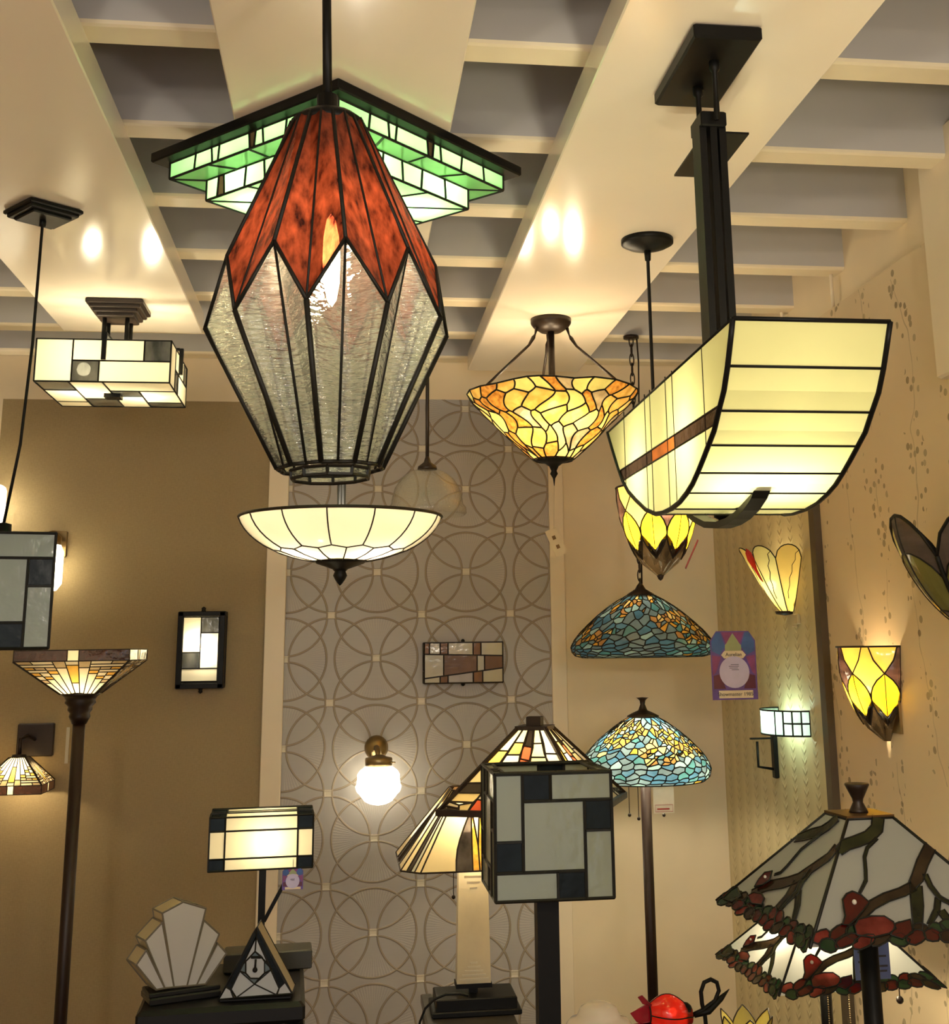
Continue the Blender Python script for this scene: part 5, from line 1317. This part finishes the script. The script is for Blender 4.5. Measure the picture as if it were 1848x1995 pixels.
LEFT_S = [([(1000, 215), (930, 280), (860, 325), (780, 345), (680, 375)], 44, 1), ([(880, 335), (720, 460), (610, 590), (560, 640), (515, 655)], 9, 1),
    ([(1000, 435), (930, 520), (800, 610), (690, 685), (600, 715), (470, 740), (330, 800)], 40, 2), ([(690, 700), (620, 820), (560, 890), (470, 985)], 34, 2), ([(800, 620), (720, 720), (690, 790), (600, 870), (540, 950)], 24, 1), ([(700, 790), (690, 900), (655, 1040)], 22, 1)]
LEFT_P = [([(510, 640), (455, 650), (410, 700), (375, 760), (440, 745), (490, 710)], 3, 1), ([(325, 830), (370, 805), (430, 815), (450, 850), (430, 900), (350, 890)], 4, 2), ([(130, 850), (190, 790), (240, 760), (270, 830), (200, 880)], 5, 2)]
F_PLANE = {}
def face_corners(side, tw, z0, z1, i):
    s_, w = side/2, tw/2
    Lo = [V(-s_, -s_, z0), V(s_, -s_, z0), V(s_, s_, z0), V(-s_, s_, z0)]; To = [V(-w, -w, z1), V(w, -w, z1), V(w, w, z1), V(-w, w, z1)]
    j = (i+1) % 4; return Lo[i], Lo[j], To[j], To[i]
def zoom_uv(x, y, key):
    cx, cy, rz, side, tw, z0, z1, i = F_PLANE[key]
    a, b, c, d = face_corners(side, tw, z0, z1, i); M = Matrix.Rotation(rz, 3, 'Z'); o = V(cx, cy, 0)
    a, b, c, d = (M @ q+o for q in (a, b, c, d)); n = (b-a).cross(d-a).normalized()
    p = at_plane(1380+x*.25325, 1540+y*.25325, a, n)
    up = ((d+c)/2-(a+b)/2); H = up.length; up.normalize(); v = (p-a).dot(up)/H
    l_ = a.lerp(d, v); r_ = b.lerp(c, v); u = (p-l_).dot((b-a).normalized())/(r_-l_).length
    return u, v
def bird_lamp(cx, cy, side, rz, z0, z1, tw, label, group, lit, base_z, pole_r, name='bird_shade_lamp'):
    t = thing(name, (cx, cy, base_z), label, 'table lamp' if base_z > 0 else 'floor lamp', rz, None)
    if not F_PLANE:
        F_PLANE['F'] = (cx, cy, rz, side, tw, z0, z1, 0); F_PLANE['L'] = (cx, cy, rz, side, tw, z0, z1, 3)
    z0 -= base_z; z1 -= base_z
    g_ = MB(); cm = MB(); eye = MB(); rnd = random.Random(4)
    for i in range(4):
        a, b, c, d = face_corners(side, tw, z0, z1, i); nrm = (b-a).cross(d-a).normalized()
        key = 'F' if i in (0, 2) else 'L'; strips, pieces = (FRONT_S, FRONT_P) if key == 'F' else (LEFT_S, LEFT_P)
        kk = .25325*mpp(V(cx, cy-side/2, z0+base_z))*(1 if key == 'F' else 1.0)
        def F(u, v, o=0): return (a*(1-u)+b*u)*(1-v)+(d*(1-u)+c*u)*v+nrm*o
        def G(x, y, o=0):
            u, v = zoom_uv(x, y, key); return F(max(.0, min(1., u)), max(-.03, v), o)
        for vv in range(6): g_.add([F(0, vv/6), F(1, vv/6), F(1, (vv+1)/6), F(0, (vv+1)/6)], [(0, 1, 2, 3)], 0)
        off_ = .0028
        for pts, wd_, mi in strips:
            P = [G(x, y) for x, y in pts]; ls, rs = [], []
            fat = 1.7 if key == 'L' else 1.0
            for q, p_ in enumerate(P):
                tt = (P[min(q+1, len(P)-1)]-P[max(q-1, 0)])
                tt = tt.normalized() if tt.length > 1e-6 else V(0, 0, 1); sd = tt.cross(nrm)*wd_*.5*.33/1000*fat*(1 if q < len(P)-1 else .7)
                ls.append(p_+sd+nrm*off_); rs.append(p_-sd+nrm*off_)
            for q in range(len(P)-1): g_.add([ls[q], ls[q+1], rs[q+1], rs[q]], [(0, 1, 2, 3)], mi)
            cm.tube(ls, .0014, 5); cm.tube(rs, .0014, 5)
        # border of leaves and petals, reaching past the lower edge
        nb = 13
        for row, (vc, hh) in enumerate(((.075, .055), (.005, .050))):
            for q in range(nb):
                uc = (q+.5+(.5 if row else 0))/nb
                if uc > 1.0: continue
                w_ = .5/nb*rnd.uniform(1.0, 1.5); vq = vc+rnd.uniform(-.012, .02); mi = rnd.choice([3, 5, 3, 4, 5, 2] if row == 0 else [3, 5, 4, 3, 2]); P = []
                tilt = rnd.uniform(-.02, .03)
                for k in range(10):
                    an = 2*PI*k/10; r_ = rnd.uniform(.88, 1.05); u = uc+w_*math.cos(an)*r_; v = vq+hh*math.sin(an)*r_+tilt*math.cos(an)
                    P.append(F(max(0.0, min(1.0, u)), v, off_*(1.9 if row else 1.3)+.0004*(q % 3)))
                g_.poly(P, mi); cm.tube(P, .0016, 5, closed=True)
        for pl, mi, sh in pieces:
            P = [G(x, y, off_*2.5) for x, y in pl]; g_.poly(P, mi); cm.tube(P, .0016, 5, closed=True)
        e = G(1108, 883, off_*3.2) if key == 'F' else G(462, 690, off_*3.2); eye.sphere(tuple(e), .0042 if key == 'F' else .003, 8)
        cm.tube([a, d], .0032, 6); cm.tube([d, c], .0035, 6)
    o = g_.build('glass_panels', [BW, DG, DB, RB, RF, GLF], t); cm.build('lead_came', LEAD, o); eye.build('bird_eye', WHITEG, o)
    MB().box((0, 0, z1+.002), (tw*1.06, tw*1.06, .006)).build('top_plate', paint('warm bronze plate', (.10, .055, .02), .35, .2, 20, .03, .7), t)
    MB().lathe([(.001, .004), (.017, .005), (.015, .010), (.009, .022), (.010, .028), (.018, .044), (.022, .052), (.021, .054), (.001, .050)], 20, (0, 0, z1)).build('finial', BRONZE, t)
    MB().tube([(0, 0, z1), (0, 0, .03)], pole_r, 16).build('pole', BLACK, t)
    MB().lathe([(.001, .05), (.04, .045), (.07, .025), (.12, .018), (.13, 0), (.001, 0)], 32).build('base', BRONZE, t)
    if lit:
        for x, y in ((-.06, -.03), (.06, .03)): bulb(t, (x, y, z0+.085), 2.2, (1, .72, .36), .022)
    return t
DT_Z = .86
z0n = CZ-.4649; side_n = .392; cxn, cyn = .909+.002, 2.215
z1n = atY(1672, 1588, cyn).z
tn_ = bird_lamp(cxn, cyn, side_n, R_(4), z0n+.0, z1n, .085, 'near unlit square shade with dark birds and branches on a black post, lower right', None, False, 0, .0165)
zf = atY(1515, 1938, 2.88).z; Lp = atZ(1398, 1858, zf); Np = atZ(1515, 1938, zf)
c2x, c2y = Np.x+side_n/2-.012, Np.y+side_n/2
t2 = bird_lamp(c2x, c2y, side_n, R_(3), zf, zf+(z1n-z0n), .085, 'lit square shade with red birds and branches, lower and behind the unlit one', None, True, .62, .014)
p_ = atY(1750, 1950, c2y-.12)-t2.location; m = MB(); m.tube([(p_.x, p_.y, zf-.62+.03), tuple(p_)], .0015, 5); m.sphere(tuple(p_), .009, 10); m.build('pull_chain', BRONZE, t2)
for px in (1610, 1652):
    a_ = atY(px, 1935, c2y-.03)-t2.location; m = MB()
    for k in range(26): m.sphere((a_.x, a_.y, a_.z-.005*k), .0022, 6)
    m.build('pull_chain', BRASS, t2)

# ---- display counter below the frame with small lamps
ct = thing('display_counter', (.98, 3.15, 0), 'black display counter mostly below the picture, under the milk glass and flower lamps', 'counter')
MB().box((0, 0, .60), (1.0, .62, .04), bevel=.004).build('top', GB, ct); MB().box((0, 0, .29), (.94, .56, .58)).build('body', GB, ct)
# milk glass stepped dome lamp
Ym = 3.05; ap = atY(1165, 1953, Ym); km = mpp(ap)
t = thing('milk_glass_lamp', (ap.x, Ym, .62), 'stepped milk glass dome lamp at the bottom edge', 'table lamp')
dz = ap.z-.62
MB().lathe([(.09, -.20), (.105, -.17), (66*km, -.060), (64*km, -.046), (57*km, -.036), (44*km, -.031), (41*km, -.024), (35*km, -.010), (22*km, -.002), (8*km, 0), (.001, 0)], 48, (0, 0, dz)).build('glass_shade', glass('milk glass', (.92, .84, .76), .45, .01, 5, (1, 1, 1), 0, .05, .09), t)
MB().lathe([(.001, dz-.18), (.012, dz-.18), (.012, .03), (.05, .02), (.06, 0), (.001, 0)], 24).build('base', BRASS, t)
# red fish-like flower lamp with curled stem
Yr = 3.0
t = thing('red_flower_lamp', (atY(1300, 2000, Yr).x, Yr, .62), 'small lit red glass flower lamp lying on a curled black stem, bottom edge', 'table lamp')
def lp(px, py, dy=0): return atY(px, py, Yr+dy)-t.location
RED1 = glass('glowing red glass', (.55, .018, .008), .62, .25, 20, (1, 1, 1), .05); RED2 = glass('deep ruby glass', (.42, .008, .03), .5, .3, 20, (1, 1, 1), .05)
c0 = lp(1305, 1972); kr = mpp(c0+t.location)
body = MB(); n1, n2 = 16, 10; vs = []
for i in range(n2+1):
    f = i/n2; x = (-42+84*f)*kr; r = (16+22*math.sin(PI*min(1, f*1.05+.02)))*kr*.95
    for k in range(n1): a = 2*PI*k/n1; vs.append((c0.x+x, c0.y+r*math.cos(a), c0.z-.008*f+r*math.sin(a)))
fs = [(i*n1+k, i*n1+(k+1) % n1, (i+1)*n1+(k+1) % n1, (i+1)*n1+k) for i in range(n2) for k in range(n1)]
body.add(vs, fs, 0, True); body.build('glass_bud', RED1, t)
cm = MB()
for k in range(0, n1, 4): cm.tube([vs[i*n1+k] for i in range(n2+1)], .0015, 5)
cm.tube(vs[:n1], .002, 5, closed=True); cm.build('lead_came', LEAD, t)
for pl in ([(1262, 1955), (1228, 1975), (1240, 1990), (1268, 2004), (1274, 1975)], [(1268, 1958), (1250, 1940), (1243, 1943), (1252, 1955), (1275, 1962)], [(1270, 1990), (1235, 1996), (1250, 2015), (1285, 2010)]):
    P = [lp(x, y, -.01) for x, y in pl]; MB().prism(P, (0, .004, 0)).tube(P, .0016, 5, closed=True, mi=0).build('glass_petal', RED2, t)
MB().sphere(tuple(lp(1333, 1972)), 17*kr, 14, sz=1.1).build('flower_cup', BLACK, t)
st = [lp(*q) for q in ((1345, 1979), (1368, 1968), (1392, 1950), (1400, 1930), (1396, 1914), (1384, 1908), (1371, 1914), (1365, 1932), (1367, 1955), (1373, 1980), (1376, 2010), (1370, 2060))]
MB().tube(st, .0050, 8).tube([lp(*q) for q in ((1352, 1978), (1380, 1970), (1404, 1945), (1420, 1927))], [.006, .008, .007, .001], 8).build('stem', BLACK, t)
MB().lathe([(.001, .02), (.03, .014), (.04, 0), (.001, 0)], 24, (lp(1370, 2000).x, 0, 0)).tube([(lp(1370, 2000).x, 0, .01), (st[-1].x, st[-1].y, st[-1].z)], .005, 8).build('base', BLACK, t)
bulb(t, tuple(c0+V(.006, 0, 0)), .035, (1, .6, .35), .009)
# yellow tulip lamp
Yt2 = 2.95; kt = mpp(atY(1455, 1985, Yt2)); c0 = atY(1455, 2010, Yt2)
t = thing('yellow_tulip_lamp', (c0.x, Yt2, .62), 'yellow tulip-shaped glass lamp whose petal tips reach above the bottom edge', 'table lamp')
YT = glass('unlit yellow glass', (.62, .52, .12), .45, .15, 14, (1, 1, 1), .06); g_ = MB(); cm = MB(); zc = c0.z-.62
for i in range(6):
    a = 2*PI*i/6+.35; cs, sn = math.cos(a), math.sin(a)
    def TP_(u, v): r = (.012+.050*v)*1.0; w_ = .032*math.sin(PI*min(.999, .12+v*.88))**.8; return V(r*cs-u*w_*sn, r*sn+u*w_*cs, zc-.06+.10*v+(.0))
    pts = [TP_(-1, v/8) for v in range(9)]+[TP_(1, v/8) for v in range(8, -1, -1)]
    for v in range(8): g_.add([TP_(-1, v/8), TP_(1, v/8), TP_(1, (v+1)/8), TP_(-1, (v+1)/8)], [(0, 1, 2, 3)], 0, True)
    cm.tube(pts, .0016, 5, closed=True)
g_.build('glass_petals', YT, t); cm.build('lead_came', LEADB, t)
MB().tube([(0, 0, zc-.05), (0, 0, .02)], .006, 8).lathe([(.001, .02), (.03, .014), (.04, 0), (.001, 0)], 24).build('stem', BRONZE, t)

# ================================================================== tags and cards
def text_part(s, size, parent, loc, mat, rx=PI/2, rz=0):
    cu = bpy.data.curves.new('lettering', 'FONT'); cu.body = s; cu.size = size; cu.align_x = 'CENTER'; cu.align_y = 'CENTER'; cu.extrude = .0002
    cu.materials.append(mat); tmp = bpy.data.objects.new('lettering_curve', cu); COL.objects.link(tmp); dg = bpy.context.evaluated_depsgraph_get(); dg.update()
    me = bpy.data.meshes.new_from_object(tmp.evaluated_get(dg)); bpy.data.objects.remove(tmp)
    o = bpy.data.objects.new('lettering', me); COL.objects.link(o); o.parent = parent; o.location = loc; o.rotation_euler = (rx, 0, rz); return o
INK = paint('black ink', (.02, .02, .03), .6); CARD = paint('ivory card', srgb(222, 206, 176), .5); LILAC = paint('lilac white card', srgb(196, 188, 222), .5); VIO = paint('violet print', srgb(96, 70, 150), .4, .25, 30); BLU = paint('blue print', srgb(54, 92, 158), .4, .25, 30); MAG = paint('magenta print', srgb(128, 60, 116), .4, .25, 30); GRN = paint('sage print', srgb(150, 160, 118), .5, .1); MAR = paint('maroon print', srgb(86, 28, 60), .4, .2, 30)
def swing_card(px, py, Y, wpx, hpx, label, name='swing_card', rz=0, words=()):
    c = atY(px, py, Y); k = mpp(c); w, h = wpx*k/2, hpx*k/2
    t = thing(name, c, label, 'card', rz)
    out = [(-w, -h), (w, -h), (w, h*.72), (w*.72, h), (-w*.72, h), (-w, h*.72)]
    MB().prism([(x, 0, z) for x, z in out], (0, .0015, 0)).build('card', VIO, t)
    m = MB(); L = lambda pts, mi: m.prism([(x*w, -.0012, z*h) for x, z in pts], (0, .0008, 0), mi)
    L([(-.95, .70), (-.72, .97), (-.55, .97), (-.35, .55), (-.60, .30), (-.95, .42)], 0); L([(.95, .70), (.72, .97), (.55, .97), (.35, .55), (.60, .30), (.95, .42)], 0)
    L([(-.5, .97), (0, .97), (-.3, .62)], 1); L([(0, .97), (.5, .97), (.3, .62)], 1)
    L([(0, .94), (-.36, .58), (-.36, .38), (.36, .38), (.36, .58)], 2)
    L([(-.95, .3), (-.55, .25), (-.8, -.2), (-.95, -.3)], 1); L([(.95, .3), (.55, .25), (.8, -.2), (.95, -.3)], 1); L([(-.92, -.3), (-.6, -.25), (-.4, -.68), (-.92, -.68)], 3); L([(.92, -.3), (.6, -.25), (.4, -.68), (.92, -.68)], 3)
    m.build('printed_panes', [BLU, MAG, GRN, MAR], t)
    m = MB(); m.prism([(.66*w*math.cos(2*PI*i/32), -.003, -.20*h+.66*w*math.sin(2*PI*i/32)) for i in range(32)], (0, .0008, 0), 0)
    m.prism([(x*w, -.0026, z*h) for x, z in ((-.72, -.95), (.78, -.95), (.78, -.73), (-.72, -.73))], (0, .0008, 0), 1); m.prism([(x*w, -.0022, z*h) for x, z in ((-.42, .20), (.42, .20), (.55, .30), (.40, .42), (-.40, .42), (-.55, .30))], (0, .0008, 0), 1)
    m.build('paper_patch', [LILAC, CARD], t)
    m = MB()
    for zq, xa, xb in ((.02, -.15, .20), (-.03, -.24, .20), (-.08, -.22, .16), (-.13, -.12, .20)): m.box(((xa+xb)/2*w, -.0042, zq*h), ((xb-xa)*w, .0004, .022*h))
    m.build('printed_emblem', paint('grey print', srgb(112, 108, 140), .5), t)
    for s, sz, z in words: text_part(s, sz*h, t, (0, -.0042, z*h), INK)
    return t, c, w, h
t, c, w, h = swing_card(1429, 1296, 4.1, 91, 130, 'violet and blue printed card hanging on a thread before the leaf wallpaper', words=(('Aurelian', .15, .31), ('Showmaster 1985', .15, -.84)))
MB().tube([(0, 0, h), (0, 0, RIB_Z-c.z)], .0008, 5).build('thread', paint('clear thread', (.35, .30, .2), .4), t)
t, c, w, h = swing_card(570, 1712, 3.40, 40, 40, 'small violet and blue printed card under the rectangular table lamp shade')
MB().tube([(0, 0, h), (0, 0, h+.02)], .0008, 5).build('thread', INK, t)
# price tag on the blue floor lamp
c = atY(1292.5, 1556, 4.22); k_ = mpp(c)
t = thing('price_tag', c, 'white paper price tag with a red printed box below the blue mosaic floor lamp', 'price tag')
w, h = 20.5*k_, 27*k_
MB().prism([(x*w, 0, z*h) for x, z in ((-1, -1), (1, -1), (1, .8), (.8, 1), (-.8, 1), (-1, .8))], (0, .0012, 0)).build('card', paint('white card', srgb(246, 236, 214), .5), t)
m = MB(); RP = paint('red print', srgb(180, 60, 50), .5)
m.tube([(-.85*w, -.001, -.88*h), (.85*w, -.001, -.88*h), (.85*w, -.001, -.42*h), (-.85*w, -.001, -.42*h)], .0009, 4, closed=True)
m.build('printed_box', RP, t); MB().box((-.08*w, -.0014, -.70*h), (1.2*w, .0006, .10*h)).build('printed_lines', RP, t)
# tag on a thread from the cone uplighter
c = atY(1083, 1056, Yy); k_ = mpp(c)
t = thing('price_tag', c, 'tilted ivory price tag hanging on a thread from the amber cone uplighter', 'price tag')
w, h = 12*k_, 27*k_
a = R_(24)
def rt(x, z): return (x*math.cos(a)+z*math.sin(a), 0, -x*math.sin(a)+z*math.cos(a))
P = [rt(x*w, z*h) for x, z in ((-1, -1), (1, -1), (1, 1), (-1, 1))]
P = [(-x, 0, z) for x, _, z in P][::-1]
MB().prism(P, (0, .001, 0)).build('card', paint('ivory card', srgb(222, 206, 176), .5), t)
m = MB()
for z in (.35, -.35):
    q = [(-x, -.0008, zz_) for x, _, zz_ in (rt(x_*w, (z+dz_)*h) for x_, dz_ in ((-.25, -.14), (.3, -.14), (.3, .14), (-.25, .14)))]; m.poly(q)
m.build('printed_lines', paint('brown print', srgb(110, 84, 44), .6), t)
tipl = CONE_TIP-c; MB().tube([(-.35*w, 0, .95*h), (tipl.x, tipl.y, tipl.z)], .0006, 4).build('thread', paint('clear thread', (.35, .30, .2)), t)
# blue information card behind the near post
c = atY(1698, 1868, c2y-.215); k_ = mpp(c)
t = thing('info_card', c, 'blue information card with dark lines behind the black post of the near bird-shade lamp', 'card')
w, h = 36*k_, 37*k_
MB().box((0, 0, 0), (2*w, .0015, 2*h)).build('card', paint('slate blue card', srgb(76, 92, 140), .5, .05), t)
m = MB()
for i, (x0, x1) in enumerate(((-.8, -.3), (-.8, .1), (.3, .8), (-.8, -.4), (.35, .85), (-.75, .8))): m.box(((x0+x1)/2*w, -.0012, h*(.6-.24*i)), ((x1-x0)*w, .0006, .004))
m.build('printed_lines', INK, t)
MB().tube([(0, 0, h), (0, .02, h+.03)], .0008, 4).build('thread', INK, t)
print('objects', len(bpy.data.objects))
